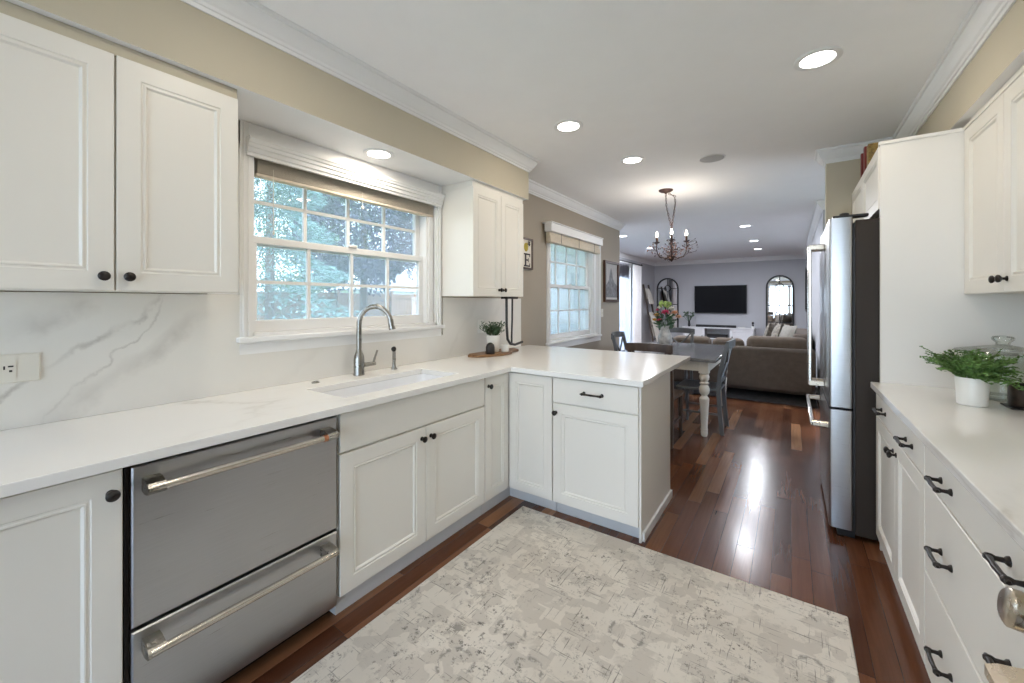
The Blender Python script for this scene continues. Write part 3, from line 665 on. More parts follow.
a0, a1, b0, b1 = 5.52, 6.09, 1.355, 1.955
MB().ring(rect(a0, a1, b0, b1), rect(a0, a1, b0, b1, .035), FW, 0, .035).build('frame', 'frame', c)
mb = MB(); fbox(mb, FW, a0+.02, a1-.02, b0+.02, b1-.02, 0, .012); pn = mb.build('print', 'picsky', c)
mb = MB(); mb.prism([(5.56, 1.42), (6.05, 1.42), (6.05, 1.60), (5.95, 1.64), (5.88, 1.70), (5.83, 1.83), (5.80, 1.86), (5.77, 1.82), (5.72, 1.68), (5.62, 1.60), (5.56, 1.58)], FW, .0122, .0135); mb.build('mountain', 'picmid', pn)
mb = MB(); fbox(mb, FW, 5.555, 6.055, 1.39, 1.42, .0122, .0135); mb.build('mat_strip', 'picmat', pn)
c = thing('light_switch', 'small white switch plate on the taupe wall below the dining window edge', 'switch', (WX, 5.47, 1.2))
mb = MB(); mb.loft([[FW(u, v, n) for u, v in rect(5.445, 5.515, 1.14, 1.255, i)] for i, n in ((0, 0), (0, .004), (.004, .006))], smooth=False); mb.build('plate', 'plate', c)
mb = MB(); fbox(mb, FW, 5.473, 5.487, 1.185, 1.21, .006, .013); mb.build('toggle', 'plate', c)

# ------------------------------------------------------------------ right run
RX = .382; FR = FNX(RX)
def rbody(y0, y1): return MB().box(RX+.02, RW-.002, y0, y1, KB, KT)
c = thing('base_cabinet', 'white base cabinet with one wide drawer over two doors beside the refrigerator', 'cabinet', (.7, 2.46, 0), 'painted base cabinets of the right run')
rbody(1.972, 2.945).build('body', 'cab', c)
d = slab_front(MB(), FR, 1.975, 2.945, .742, KT-.006).build('drawer', 'cab', c); pull(FR, 2.72, .80, d, .10); pull(FR, 2.19, .798, d, .10)
d = panel_door(MB(), FR, 2.462, 2.945, KB+.003, .733).build('door', 'cab', c); knob(FR, 2.492, .675, d)
d = panel_door(MB(), FR, 1.975, 2.458, KB+.003, .733).build('door', 'cab', c); knob(FR, 2.428, .675, d)
MB().box(RX+.03, RW-.01, 1.972, 2.945, 0, KB).build('toe_kick', 'trimw', c)
c = thing('base_cabinet', 'white three drawer base cabinet next to the range', 'cabinet', (.7, 1.46, 0), 'painted base cabinets of the right run')
rbody(.958, 1.968).build('body', 'cab', c)
for z0, z1, hz in ((.742, KT-.006, .80), (.432, .733, .580), (KB+.003, .423, .265)):
    d = slab_front(MB(), FR, .960, 1.967, z0, z1).build('drawer', 'cab', c); pull(FR, 1.73, hz, d, .095); pull(FR, 1.26, hz, d, .09)
MB().box(RX+.03, RW-.01, .958, 1.968, 0, KB).build('toe_kick', 'trimw', c)
o = MB().box(.359, RW-.001, .957, 2.947, .882, .914).build('countertop', 'quartz', origin=(.7, 1.95, .882), bevel=.003)
tag(o, 'white quartz countertop on the right run beside the refrigerator', 'countertop')
c = thing('range', 'stainless range with champagne knobs at the lower right', 'range', (.68, .575, 0))
MB().box(.37, RW-.005, .195, .952, .03, .905).build('body', 'steel', c)
MB().prism([(.90, .355), (.80, .335), (.79, .37), (.90, .37)], lambda u, v, d: Vector((v, d, u)), .195, .952).build('control_panel', 'champ', c)
MB().box(.36, RW-.005, .195, .952, .9055, .918, .003).build('cooktop', 'blackg', c)
def rdoor(z0, z1, hz):
    d = MB().box(.335, .369, .20, .948, z0, z1, .004).build('oven_door', 'steel', c)
    MB().box(.3335, .3345, .30, .85, z0+.06, z1-.10).build('door_window', 'tv', d)
    MB().tube([(.262, .235, hz), (.262, .93, hz)], .014, 14).build('handle', 'champ', d)
    for y in (.915, .255):
        mb = MB(); mb.prism([(.335, -.024), (.300, -.024), (.262, -.016), (.248, -.006), (.248, .010), (.262, .017), (.300, .024), (.335, .024)], lambda u, v, e: Vector((u, e, hz+v)), y-.022, y+.022); mb.build('handle_bracket', 'champ', d)
rdoor(.50, .792, .777); rdoor(.10, .49, .455)
for y in (.925, .825, .575, .33, .23):
    MB().lathe((.348, y, .880), [(.031, 0), (.031, .008), (.0245, .012), (.023, .05), (.028, .066), (.028, .080), (.023, .084), (.002, .085)], (-1, 0, .15), 20).build('control_knob', 'champ', c)
# things on the right counter
c = thing('potted_fern', 'trailing green plant in a white bowl pot on the right counter', 'plant', (.632, 2.52, .914))
px_, py_ = .632, 2.52
MB().lathe((px_, py_, .9145), [(.042, 0), (.046, .004), (.051, .115), (.050, .118), (.046, .112), (.043, .07)], seg=26).build('pot', 'ceramic', c)
MB().lathe((px_, py_, .985), [(.043, 0), (.0445, .03), (.01, .034)], seg=16).build('soil', 'soil', c)
mb = MB()
for k in range(150):
    a = random.uniform(0, 2*PI); r = random.uniform(.04, .155); up = random.uniform(.06, .13)*(1.15-r*2.2); dr = random.uniform(-.03, .13 if math.cos(a) > .2 else .06)*(r/.17)
    p0 = Vector((px_+.03*math.cos(a), py_+.03*math.sin(a), 1.015)); p2 = Vector((px_+r*math.cos(a), py_+r*math.sin(a), 1.02+up-dr)); p1 = (p0+p2)/2+Vector((0,0,.04))
    pts = [p0*(1-t)**2+p1*2*t*(1-t)+p2*t*t for t in (0, .2, .4, .6, .8, 1)]
    mb.tube(pts, .0012, 4)
    for j in range(18):
        t = .2+.8*j/17; q = p0*(1-t)**2+p1*2*t*(1-t)+p2*t*t; b_ = a+(1.2 if j % 2 else -1.2)
        mb.leaf(q, (math.cos(b_), math.sin(b_), random.uniform(-.1, .5)), random.uniform(.012, .022), .009)
mb.build('foliage', 'leaf', c)
c = thing('glass_canister', 'wide clear glass jar with a knobbed lid behind the trailing plant', 'jar', (.80, 2.72, .914))
jx, jy = .79, 2.77
MB().lathe((jx, jy, .9145), [(.10, 0), (.112, .006), (.114, .19), (.108, .20), (.112, .205), (.109, .205), (.106, .19), (.106, .012), (.002, .010)], seg=32).build('jar_body', 'jar', c)
ld = MB().lathe((jx, jy, 1.121), [(.150, 0), (.154, .004), (.150, .009), (.10, .020), (.05, .030), (.03, .034), (.022, .037), (.022, .046), (.034, .058), (.036, .066), (.030, .074), (.004, .078)], seg=32).build('lid', 'jar', c)
c = thing('dark_bottles_tray', 'low dark glass holder with brown contents beside the white bowl pot', 'holder', (.79, 2.56, .914))
MB().box(.735, .845, 2.50, 2.61, .9145, .922, .003).build('tray', 'blackm', c)
MB().lathe((.79, 2.555, .9225), [(.046, 0), (.048, .004), (.048, .088), (.045, .09), (.045, .006)], seg=22).build('dark_glass', 'amber', c)
o = MB().box(.815, .90, 2.395, 2.455, .9145, 1.03, .006, 2).build('wooden_block', 'block', origin=(.86, 2.43, .914)); tag(o, 'light wooden block standing beside the dark glass on the right counter', 'wood block')
# tall panel, fridge, cabinet over fridge
o = MB().box(.400, RW-.001, 2.949, 2.971, 0, 2.205).box(.394, RW-.002, 2.942, 2.9715, 2.205, 2.222).build('refrigerator_side_panel', 'panelw', origin=(.7, 2.96, 0)); tag(o, 'tall plain cream panel between the refrigerator and right counter', 'panel')
FY0, FY1 = 2.985, 3.90
c = thing('refrigerator', 'stainless french door refrigerator with dark sides and bottom freezer', 'refrigerator', (.65, 3.44, 0))
MB().box(.300, 1.0, FY0, FY1, .03, 1.815, .004).build('body', 'fridge_side', c)
MB().box(.290, .2995, FY0+.005, FY1-.005, .05, 1.80).build('gasket', 'blackg', c)
def fdoor(name, y0, y1, z0, z1):
    mb = MB(); mb.loft([rr(.183, .289, y0, y1, .012, z0, 4), rr(.183, .289, y0, y1, .012, z1, 4)]); return mb.build(name, 'steel', c)
ym = (FY0+FY1)/2
d1_ = fdoor('door', FY0, ym-.003, .745, 1.835); d2_ = fdoor('door', ym+.003, FY1, .745, 1.835); d3_ = fdoor('freezer_drawer', FY0, FY1, .05, .730)
for d, y in ((d1_, ym-.045), (d2_, ym+.045)):
    MB().box(.094, .116, y-.014, y+.014, .79, 1.735, .006, 2).build('handle', 'steelh', d)
    for z in (.79, 1.70): MB().box(.100, .184, y-.0145, y+.0145, z-.001, z+.036, .005).build('handle_bracket', 'champ', d)
MB().box(.094, .116, FY0+.03, FY1-.03, .612, .640, .006, 2).build('handle', 'steelh', d3_)
for y in (FY0+.03, FY1-.062): MB().box(.100, .184, y, y+.032, .6105, .6415, .005).build('handle_bracket', 'champ', d3_)
for y in (FY0+.05, FY1-.05): MB().box(.20, .36, y-.03, y+.03, 1.836, 1.852, .004).lathe((.255, y, 1.852), [(.024, 0), (.022, .012), (.012, .016)], seg=14).build('hinge_cover', 'blackm', c)
MB().box(.22, .30, FY0+.02, FY1-.02, .005, .048).build('base_grille', 'blackg', c)
c = thing('over_fridge_cabinet', 'short white two door cabinet above the refrigerator', 'cabinet', (.7, 3.56, 1.86))
MB().box(.412, RW-.002, 2.973, 4.148, 1.86, 2.20).build('body', 'cab', c)
FO2 = FNX(.395)
panel_door(MB(), FO2, 2.974, 3.585, 1.862, 2.205, s=.055, t=.016).build('door', 'cab', c); panel_door(MB(), FO2, 3.589, 4.146, 1.862, 2.205, s=.055, t=.016).build('door', 'cab', c)
for k, (y0, y1, z1, x0, mt, lb) in enumerate(((3.62, 3.69, 2.42, .43, 'goldbook', 'gold patterned cookbook upright on the cabinet above the refrigerator'), (3.70, 3.75, 2.43, .42, 'redbook', 'red cookbook standing beside the gold patterned one'), (3.86, 3.90, 2.43, .42, 'redbook', 'thin red book furthest back on the cabinet above the refrigerator'))):
    c = thing('cookbook', lb, 'book', (.5, (y0+y1)/2, 2.2055), 'cookbooks on the cabinet above the refrigerator')
    MB().box(x0, x0+.16, y0, y0+.003, 2.2055, z1).box(x0, x0+.16, y1-.003, y1, 2.2055, z1).box(x0, x0+.004, y0+.003, y1-.003, 2.2055, z1).build('cover', mt, c)
    MB().box(x0+.006, x0+.155, y0+.0035, y1-.0035, 2.209, z1-.004).build('pages', 'paper', c)
# right uppers
UX2 = .712; FU2 = FNX(UX2)
c = thing('upper_cabinet', 'white two door upper cabinet on the right wall over the counter', 'cabinet', (.87, 2.49, UB), G)
MB().box(UX2+.02, RW-.001, 2.03, 2.946, UB, 2.205).build('body', 'cab', c)
d = panel_door(MB(), FU2, 2.49, 2.945, UB+.001, 2.205).build('door', 'cab', c); knob(FU2, 2.520, 1.445, d)
d = panel_door(MB(), FU2, 2.032, 2.486, UB+.001, 2.205).build('door', 'cab', c); knob(FU2, 2.456, 1.445, d)
MB().box(UX2-.004, RW-.002, 2.03, 2.941, 2.206, 2.222).box(UX2+.02, RW-.002, 2.03, 2.941, 2.222, 2.259).build('top_trim', 'cab', c)

# ------------------------------------------------------------------ rug
tag(MB().box(-1.455, .20, .02, 2.235, .0005, .010, .004).build('area_rug', 'rug', origin=(-.63, 1.1, 0)), 'cream distressed area rug with grey worn pattern on the kitchen floor', 'rug')

# ------------------------------------------------------------------ ceiling lights
def downlight(x, y, z, label, en, col, lens='lens', r=.102, group='recessed ceiling lights'):
    c = thing('recessed_light', label, 'ceiling light', (x, y, z), group)
    MB().lathe((x, y, z), [(r*.72, -.001), (r*.74, -.006), (r*.95, -.007), (r, -.004), (r, 0), (r*.72, 0)], seg=28).build('trim_ring', 'trimw', c)
    MB().lathe((x, y, z), [(r*.70, -.0005), (r*.70, -.003), (.002, -.004)], seg=24).build('lens', lens, c)
    if en:
        L = bpy.data.lights.new('lamp', 'AREA'); L.shape = 'DISK'; L.size = r*1.5; L.energy = en; L.color = col
        lo = bpy.data.objects.new('lamp', L); COL.objects.link(lo); lo.parent = c; lo.location = (0, 0, -.012)
for x, y, lb in ((.11, 2.56, 'recessed light nearest the right crown moulding'), (-1.28, 2.55, 'recessed light nearest the left soffit, in front of the crown moulding'), (-1.13, 3.47, 'recessed light between the round speaker and the left wall, near the chandelier'),
                 (.0, .75, 'unseen recessed light added over the kitchen rug, right of the pair overhead'), (-1.2, .75, 'unseen recessed light added over the kitchen rug, left of the pair overhead'), (-.6, -1.1, 'unseen recessed light added by the rear glass opening')):  # these three are out of view, added as extra kitchen fill light
    downlight(x, y, CZ, lb, LAMP_K, WARM)
downlight(-2.03, 1.54, SZ, 'recessed light in the soffit right above the sink window', 4, WARM, r=.09)
for x, y, lb in ((-.61, 7.5, 'living room recessed light nearest the dining area on the right'), (-.61, 9.4, 'living room recessed light midway, right side'), (-.63, 10.9, 'living room recessed light closest to the far wall'),
                 (-2.63, 9.34, 'living room recessed light to the left of the chandelier'), (-2.57, 7.36, 'living room recessed light at the end of the dining wall')):
    downlight(x, y, CZ, lb, LAMP_L*(.55 if x > -1 else 1.5), COOL, 'lensc')
c = thing('ceiling_speaker', 'round flush grey speaker in the ceiling between lights', 'speaker', (-.555, 3.81, CZ))
MB().lathe((-.555, 3.81, CZ), [(.098, 0), (.104, 0), (.104, -.005), (.098, -.008), (.095, -.004)], seg=32).build('rim', 'trimw', c)
MB().lathe((-.555, 3.81, CZ), [(.096, -.001), (.094, -.006), (.002, -.007)], seg=28).build('grille', 'grillew', c)

# chandelier
cx, cy = -1.075, 4.63
c = thing('chandelier', 'rust brown vine chandelier with candle bulbs over the dining table', 'chandelier', (cx, cy, 1.79))
MB().lathe((-1.13, 4.61, CZ), [(.075, 0), (.075, -.008), (.055, -.022), (.02, -.03), (.006, -.045)], seg=22).build('canopy', 'rust', c)
def chain(pts):
    mb = MB(); pts = [Vector(p) for p in pts]
    tot = sum((b_-a).length for a, b_ in zip(pts, pts[1:])); n = max(2, int(tot/.026)); 
    for k in range(n):
        s_ = (k+.5)/n*tot
        for a, b_ in zip(pts, pts[1:]):
            if s_ <= (b_-a).length: break
            s_ -= (b_-a).length
        p = a.lerp(b_, s_/(b_-a).length); d = (b_-a).normalized(); _, u, v = frame_of(d); w_ = u if k % 2 else v
        mb.tube([p+d*.018*math.cos(t*PI/4)+w_*.008*math.sin(t*PI/4) for t in range(9)], .0028, 5)
    return mb
chain([(-1.13, 4.61, 2.54), (-1.125, 4.615, 2.40), (-1.10, 4.62, 2.28), (cx, cy, 2.165)]).build('chain', 'rust', c)
chain([(cx, cy, 2.165), (-1.05, 4.62, 2.30), (-1.03, 4.61, 2.43), (-1.04, 4.61, 2.50), (-1.10, 4.61, 2.535)]).build('chain', 'rust', c)
MB().lathe((cx, cy, 1.79), [(.002, 0), (.012, .012), (.030, .035), (.026, .05), (.034, .062), (.012, .085), (.008, .20), (.016, .22), (.009, .25), (.007, .36), (.012, .375), (.003, .385)], seg=16).build('hub', 'rust', c)
bead = None; nb = 4
for k in range(nb):
    a = 2*PI*k/nb-1.34; ca, sa = math.cos(a), math.sin(a)
    P3 = lambda r, z: Vector((cx+ca*r, cy+sa*r, z))
    arm = MB().tube([P3(.015, 1.85), P3(.06, 1.83), P3(.12, 1.845), P3(.145, 1.89), P3(.155, 1.95), P3(.150, 2.0)], .0055, 7).build('arm', 'rust', c)
    MB().lathe(P3(.150, 1.995), [(.006, 0), (.028, .010), (.032, .018), (.012, .016), (.0105, .075)], seg=14).build('candle', 'rust', arm)
    MB().lathe(P3(.150, 2.07), [(.008, 0), (.013, .013), (.012, .026), (.004, .055), (.001, .06)], seg=12).build('bulb', 'bulb', arm)
    vine = MB()
    for j in range(34):
        t = random.random(); r = .03+.19*t; z = 1.86+.10*t*t+random.uniform(-.05, .08); q = P3(r, z)+Vector((random.uniform(-.06,.06), random.uniform(-.06,.06), 0))
        vine.leaf(q, (random.uniform(-1,1), random.uniform(-1,1), random.uniform(-.6,1)), .028, .014)
        if j % 2: vine.tube([P3(max(.02, r-.05), z-.03), q], .0018, 4)
    vine.build('vine_leaves', 'rust', arm)
    for j in range(12):
        t = random.random(); q = Vector((random.uniform(-.05,.05), random.uniform(-.05,.05), 0))+P3(.05+.16*t, 1.84+.10*t*t+random.uniform(-.02, .10)); 
        if bead is None: bead = MB().ball((0, 0, 0), .0075, (1, 1, 1.5), 1).build('crystal_bead', 'crystal'); bead.parent = c; bd = bead
        else: bd = bead.copy(); COL.objects.link(bd)
        bd.location = q-Vector((cx, cy, 1.79))
    L = bpy.data.lights.new('bulb_light', 'POINT'); L.energy = 2.3; L.color = (1, .88, .76); L.shadow_soft_size = .03
    lo = bpy.data.objects.new('bulb_light', L); COL.objects.link(lo); lo.parent = c; lo.location = P3(.150, 2.155)-Vector((cx, cy, 1.79))

# ------------------------------------------------------------------ dining set
TX0, TX1, TY0, TY1, TZ = -1.62, -.600, 4.36, 5.92, .79
c = thing('dining_table', 'farmhouse dining table with slate top and turned cream legs', 'table', ((TX0+TX1)/2, (TY0+TY1)/2, 0))
MB().box(TX0, TX1, TY0, TY1, TZ-.032, TZ, .006, 2).build('tabletop', 'tabletop', c)
mb = MB(); ix = .075
mb.box(TX0+ix, TX1-ix, TY0+ix, TY0+ix+.025, TZ-.135, TZ-.033).box(TX0+ix, TX1-ix, TY1-ix-.025, TY1-ix, TZ-.135, TZ-.033).box(TX0+ix, TX0+ix+.025, TY0+ix+.025, TY1-ix-.025, TZ-.135, TZ-.033).box(TX1-ix-.025, TX1-ix, TY0+ix+.025, TY1-ix-.025, TZ-.135, TZ-.033)
mb.build('apron', 'creamp', c)
for x in (TX0+.12, TX1-.12):
    for y in (TY0+.10, TY1-.10):
        mb = MB(); mb.box(x-.046, x+.046, y-.046, y+.046, TZ-.155, TZ-.033, .004)
        mb.lathe((x, y, 0), [(.024, 0), (.030, .012), (.034, .045), (.029, .055), (.036, .068), (.030, .08), (.032, .12), (.041, .30), (.047, .38), (.030, .402), (.026, .41), (.046, .44), (.050, .475), (.042, .505), (.028, .52), (.046, .53), (.046, .54), (.030, .55), (.044, .575), (.048, .60), (.040, .625), (.046, .636)], seg=20)
        mb.build('leg', 'creamp', c)
def make_chair(label, paint):
    c = thing('dining_chair', label, 'chair', (0, 0, 0), 'cross back chairs at the dining table')
    mb = MB(); mb.prism([(-.215, .215), (.215, .215), (.225, .05), (.20, -.205), (-.20, -.205), (-.225, .05)], lambda u, v, d: Vector((u, v, d)), .435, .462); o = mb.build('seat', paint, c, bevel=.008)
    for sx_ in (-1, 1):
        MB().lathe((sx_*.185, .18, 0), [(.014, 0), (.016, .02), (.020, .30), (.023, .36), (.020, .38), (.024, .434)], seg=12).build('leg', paint, c)
        MB().loft([[Vector((sx_*.185+a*.018, y+b_*.019, z)) for a, b_ in ((-1,-1),(1,-1),(1,1),(-1,1))] for y, z in ((-.225, 0), (-.20, .25), (-.19, .45), (-.205, .62), (-.24, .80), (-.275, .935))], smooth=False).build('leg', paint, c)
    mb = MB(); rings = []
    for k in range(9):
        x = -.215+.43*k/8; yo = -.275-.035*(1-(x/.215)**2); zt = .968-.012*(x/.215)**2
        rings.append([Vector((x, yo-.011, zt-.075)), Vector((x, yo+.011, zt-.075)), Vector((x, yo+.009, zt)), Vector((x, yo-.013, zt))])
    mb.loft(rings, smooth=False).build('top_rail', paint, c)
    mb = MB()
    for s_ in (-1, 1): mb.tube([(s_*.17, -.205, .54), (s_*.07, -.235, .66), (-s_*.07, -.258, .78), (-s_*.165, -.27, .895)], [.010, .011, .011, .010], 6)
    mb.box(-.185, .185, -.212, -.192, .52, .55); mb.build('cross_back', paint, c)
    mb = MB()
    for s_ in (-1, 1): mb.bar((s_*.185, -.20, .20), (s_*.185, .18, .20), .014, .020)
    mb.bar((-.185, .0, .20), (.185, .0, .20), .014, .018); mb.build('stretcher', paint, c)
    return c
ch = make_chair('slate grey cross back chair on the right side of the dining table', 'chairg')
spots = [(-.80, 4.78, 90, None), (-1.58, 5.12, -90, 'slate grey chair at the left side of the dining table by the taupe wall'), (-1.38, 6.14, 180, 'slate chair at the far end of the dining table facing the kitchen')]
for k, (x, y, a, lb) in enumerate(spots):
    o = ch if k == 0 else copy_tree(ch)
    o.location = (x, y, 0); o.rotation_euler.z = math.radians(a)
    if lb: o['label'] = lb
ch2 = make_chair('dark brown wooden chair at the near end of the dining table', 'chairb'); ch2.location = (-1.10, 4.14, 0)
vy = 5.1; vx = -1.262
tag(MB().lathe((vx, vy, TZ), [(.040, 0), (.045, .006), (.070, .05), (.083, .10), (.080, .15), (.060, .20), (.047, .235), (.048, .262), (.056, .275), (.050, .275), (.042, .255), (.042, .22)], seg=26).build('vase', 'vase', origin=(vx, vy, TZ)), 'mottled grey stoneware vase holding flowers on the dining table', 'vase')
c = thing('flower_bouquet', 'colourful bouquet of pink, yellow and white flowers in the stoneware vase', 'flowers', (vx, vy, TZ+.26))
bx = Vector((vx, vy, TZ+.24)); st = MB(); lf = MB()
fl = [(.02, -.05, .16, 'pink', .055), (-.09, -.03, .13, 'yellow', .035), (-.12, .0, .07, 'yellow', .032), (.12, -.02, .16, 'peach', .045), (.09, -.06, .21, 'whitep', .04), (-.02, .0, .27, 'lime', .05), (.03, .03, .26, 'lime', .045), (-.07, .02, .22, 'whitep', .03), (.15, .03, .11, 'peach', .04), (-.05, -.06, .07, 'pink', .03), (.06, .05, .12, 'whitep', .035), (-.10, .05, .19, 'pink', .025)]
for dx_, dy_, dz_, mt, r in fl:
    p = bx+Vector((dx_, dy_, dz_+.03)); st.tube([bx+Vector((dx_*.15, dy_*.15, -.02)), bx+Vector((dx_*.5, dy_*.5, dz_*.5)), p], .003, 5)
    mb = MB()
    if mt == 'lime':
        for k in range(26):
            v = Vector((random.gauss(0,1), random.gauss(0,1), random.gauss(0,1))).normalized(); mb.ball(p+v*r*.75, r*.28, (1,1,1), 1)
    else:
        mb.ball(p, r*.4, (1,1,1), 1)
        for ring_, (nn, tilt) in enumerate(((7, .9), (8, .35), (9, .0))):
            for k in range(nn):
                a = 2*PI*k/nn+ring_*.4; mb.leaf(p-Vector((0,0,r*.1)), (math.cos(a), math.sin(a)-.3, tilt), r*1.15, r*.85, (0, 0, 1))
    mb.build('flower_head', mt, c)
for k in range(70):
    a = random.uniform(0, 2*PI); r = random.uniform(.03, .17); lf.leaf(bx+Vector((math.cos(a)*r*.5, math.sin(a)*r*.5, random.uniform(.0, .17))), (math.cos(a), math.sin(a), random.uniform(-.2, .9)), random.uniform(.05, .10), .03)
st.build('stems', 'leafd', c); lf.build('leaves', 'leafd', c)

# ------------------------------------------------------------------ living room
tag(MB().box(-2.8, .28, 6.42, 10.4, .0005, .012, .004).build('living_room_rug', 'drug', origin=(-1.2, 8.4, 0)), 'dark charcoal area rug under the brown sofa', 'rug')
def cushion(mb, x0, x1, y0, y1, z0, z1, b=.05): return mb.box(x0, x1, y0, y1, z0, z1, b, 4)
c = thing('sofa', 'brown upholstered sofa with its back to the dining area', 'sofa', (-.75, 7.1, .012))
mb = MB(); mb.box(-1.76, .27, 6.66, 7.55, .10, .42, .03, 3); mb.build('base', 'sofa', c)
mb = MB(); mb.box(-1.76, .27, 6.62, 6.86, .12, .715, .05, 4); mb.build('backrest', 'sofa', c)
for x0, x1 in ((-1.74, -1.54), (.05, .25)): MB().box(x0, x1, 6.87, 7.55, .30, .62, .05, 4).build('arm', 'sofa', c)
for x0, x1, zt in ((-1.56, -1.005, .82), (-.985, -.565, .815), (-.535, .20, .862)):
    cushion(MB(), x0, x1, 6.72, 6.96, .47, zt, .085).build('back_cushion', 'sofac', c)
for x0, x1 in ((-1.53, -.75), (-.74, .04)): cushion(MB(), x0, x1, 6.97, 7.57, .42, .55, .04).build('seat_cushion', 'sofac', c)
for x in (-1.70, .20):
    for y in (6.70, 7.48): MB().lathe((x, y, .012), [(.022, 0), (.028, .09)], seg=10).build('foot', 'blackm', c)
c = thing('loveseat', 'brown loveseat against the right living room wall under the throw pillows', 'sofa', (-.1, 8.9, .012))
MB().box(-.58, .26, 7.95, 9.75, .10, .44, .03, 3).build('base', 'sofa', c)
MB().box(.02, .28, 7.95, 9.75, .44, .84, .06, 4).build('backrest', 'sofa', c)
for y0, y1 in ((7.95, 8.14), (9.56, 9.75)): MB().box(-.58, .015, y0, y1, .44, .64, .05, 4).build('arm', 'sofa', c)
for y0, y1 in ((8.15, 8.845), (8.855, 9.55)): MB().box(-.60, .01, y0, y1, .445, .56, .04, 4).build('seat_cushion', 'sofac', c)
for x in (-.54, .2):
    for y in (8.0, 9.7): MB().lathe((x, y, .012), [(.022, 0), (.028, .09)], seg=10).build('foot', 'blackm', c)
def pillow(x, y, z, w_, h_, yaw, tilt, mat, label):
    mb = MB(); n = 10; grids = []
    for sg in (1, -1):
        rows = []
        for i in range(n+1):
            row = []
            for j in range(n+1):
                u, v = i/n*2-1, j/n*2-1; t = .075*((1-u*u)*(1-v*v))**.45; pin = 1-.10*(u*u*v*v) if abs(u) < 2 else 1
                k = 1+.06*(abs(u)**3*abs(v)**3)-.05*(1-abs(u*v))
                row.append(mb.bm.verts.new((u*w_/2*k, sg*t, v*h_/2*k)))
            rows.append(row)
        grids.append(rows)
        for i in range(n):
            for j in range(n): f = mb.bm.faces.new((rows[i][j], rows[i+1][j], rows[i+1][j+1], rows[i][j+1])); f.smooth = True
    bmesh.ops.remove_doubles(mb.bm, verts=mb.bm.verts[:], dist=1e-4)
    mt = Matrix.Translation((x, y, z)) @ Matrix.Rotation(math.radians(yaw), 4, 'Z') @ Matrix.Rotation(math.radians(tilt), 4, 'X')
    bmesh.ops.transform(mb.bm, matrix=mt, verts=mb.bm.verts[:])
    return tag(mb.build('throw_pillow', mat, origin=(x, y, z-h_/2)), label, 'pillow', 'throw pillows on the loveseat')
pillow(-.06, 8.32, .745, .52, .44, -70, -14, 'pillow2', 'cream throw pillow nearest the living room right wall')
pillow(-.22, 8.76, .745, .50, .44, -84, -14, 'pillow', 'patterned tan throw pillow in the middle of the three')
pillow(-.34, 9.25, .745, .48, .44, -100, -14, 'pillow', 'patterned throw pillow closest to the far arched mirror')
# television wall
FT = FY(FARY)
c = thing('television', 'large black wall mounted flat television on the far wall', 'tv', (-1.67, FARY, 1.42))
MB().box(-2.335, -1.0, FARY-.075, FARY-.035, 1.035, 1.828, .006, 2).build('housing', 'blackm', c)
MB().box(-2.32, -1.015, FARY-.0765, FARY-.0755, 1.055, 1.813).build('screen', 'tv', c)
MB().box(-1.95, -1.4, FARY-.035, FARY-.001, 1.25, 1.60).build('wall_mount', 'blackm', c)
c = thing('media_console', 'long white media console with an open middle bay under the television', 'console', (-1.67, 12.65, 0))
X0, X1, Y0, Y1 = -2.60, -.78, 12.45, 12.86
MB().box(X0, X1, Y0-.01, Y1, .615, .645, .004).build('top', 'console', c)
mb = MB(); mb.box(X0+.02, X0+.045, Y0, Y1, .06, .614).box(X1-.045, X1-.02, Y0, Y1, .06, .614)
for x in (-2.02, -1.36): mb.box(x-.0125, x+.0125, Y0+.01, Y1, .06, .614)
mb.box(X0+.045, X1-.045, Y1-.015, Y1, .06, .614).box(X0+.045, X1-.045, Y0, Y1-.015, .04, .06).box(-2.0, -1.375, Y0+.01, Y1-.015, .33, .35); mb.build('body', 'console', c)
FC = FY(Y0)
for x0, x1 in ((X0+.03, -2.035), (-1.345, X1-.03)):
    d = panel_door(MB(), FC, x0, x1, .065, .608, s=.05).build('door', 'console', c); knob(FC, x1-.03 if x0 < -2 else x0+.03, .4, d)
for x in (X0+.05, X1-.05):
    for y in (Y0+.04, Y1-.04): MB().box(x-.02, x+.02, y-.02, y+.02, 0, .04).build('foot', 'console', c)
tag(MB().box(-2.25, -1.23, 12.55, 12.64, .6455, .715, .012, 2).build('soundbar', 'blackm', origin=(-1.74, 12.6, .6455)), 'long black soundbar on the white media console', 'soundbar')
tag(MB().box(-1.95, -1.45, 12.48, 12.75, .3505, .45, .006).build('media_receiver', 'blackm', origin=(-1.7, 12.6, .3505)), 'black media box in the open bay of the white console', 'receiver')
o = MB().box(-1.19, -1.02, 12.55, 12.62, .6455, .665, .004).build('white_remote_box', 'ceramic', origin=(-1.1, 12.58, .6455)); tag(o, 'small flat white box on the console right of the soundbar', 'box')
c = thing('dark_figurine', 'small black figurine on a white base at the right end of the console', 'figurine', (-.84, 12.6, .6455))
MB().lathe((-.84, 12.6, .6455), [(.035, 0), (.035, .05), (.02, .06)], seg=14).build('base', 'ceramic', c); MB().lathe((-.84, 12.6, .70), [(.02, 0), (.028, .02), (.012, .05), (.03, .075), (.034, .095), (.02, .115), (.002, .12)], seg=14).build('figure', 'blackm', c)
c = thing('dried_flower_vase', 'dark slim vase with dried stems at the left end of the console', 'vase', (-2.44, 12.62, .6455))
MB().lathe((-2.44, 12.62, .6455), [(.03, 0), (.04, .05), (.025, .14), (.03, .17), (.025, .17), (.02, .13)], seg=16).build('vase_body', 'dgrey', c)
mb = MB()
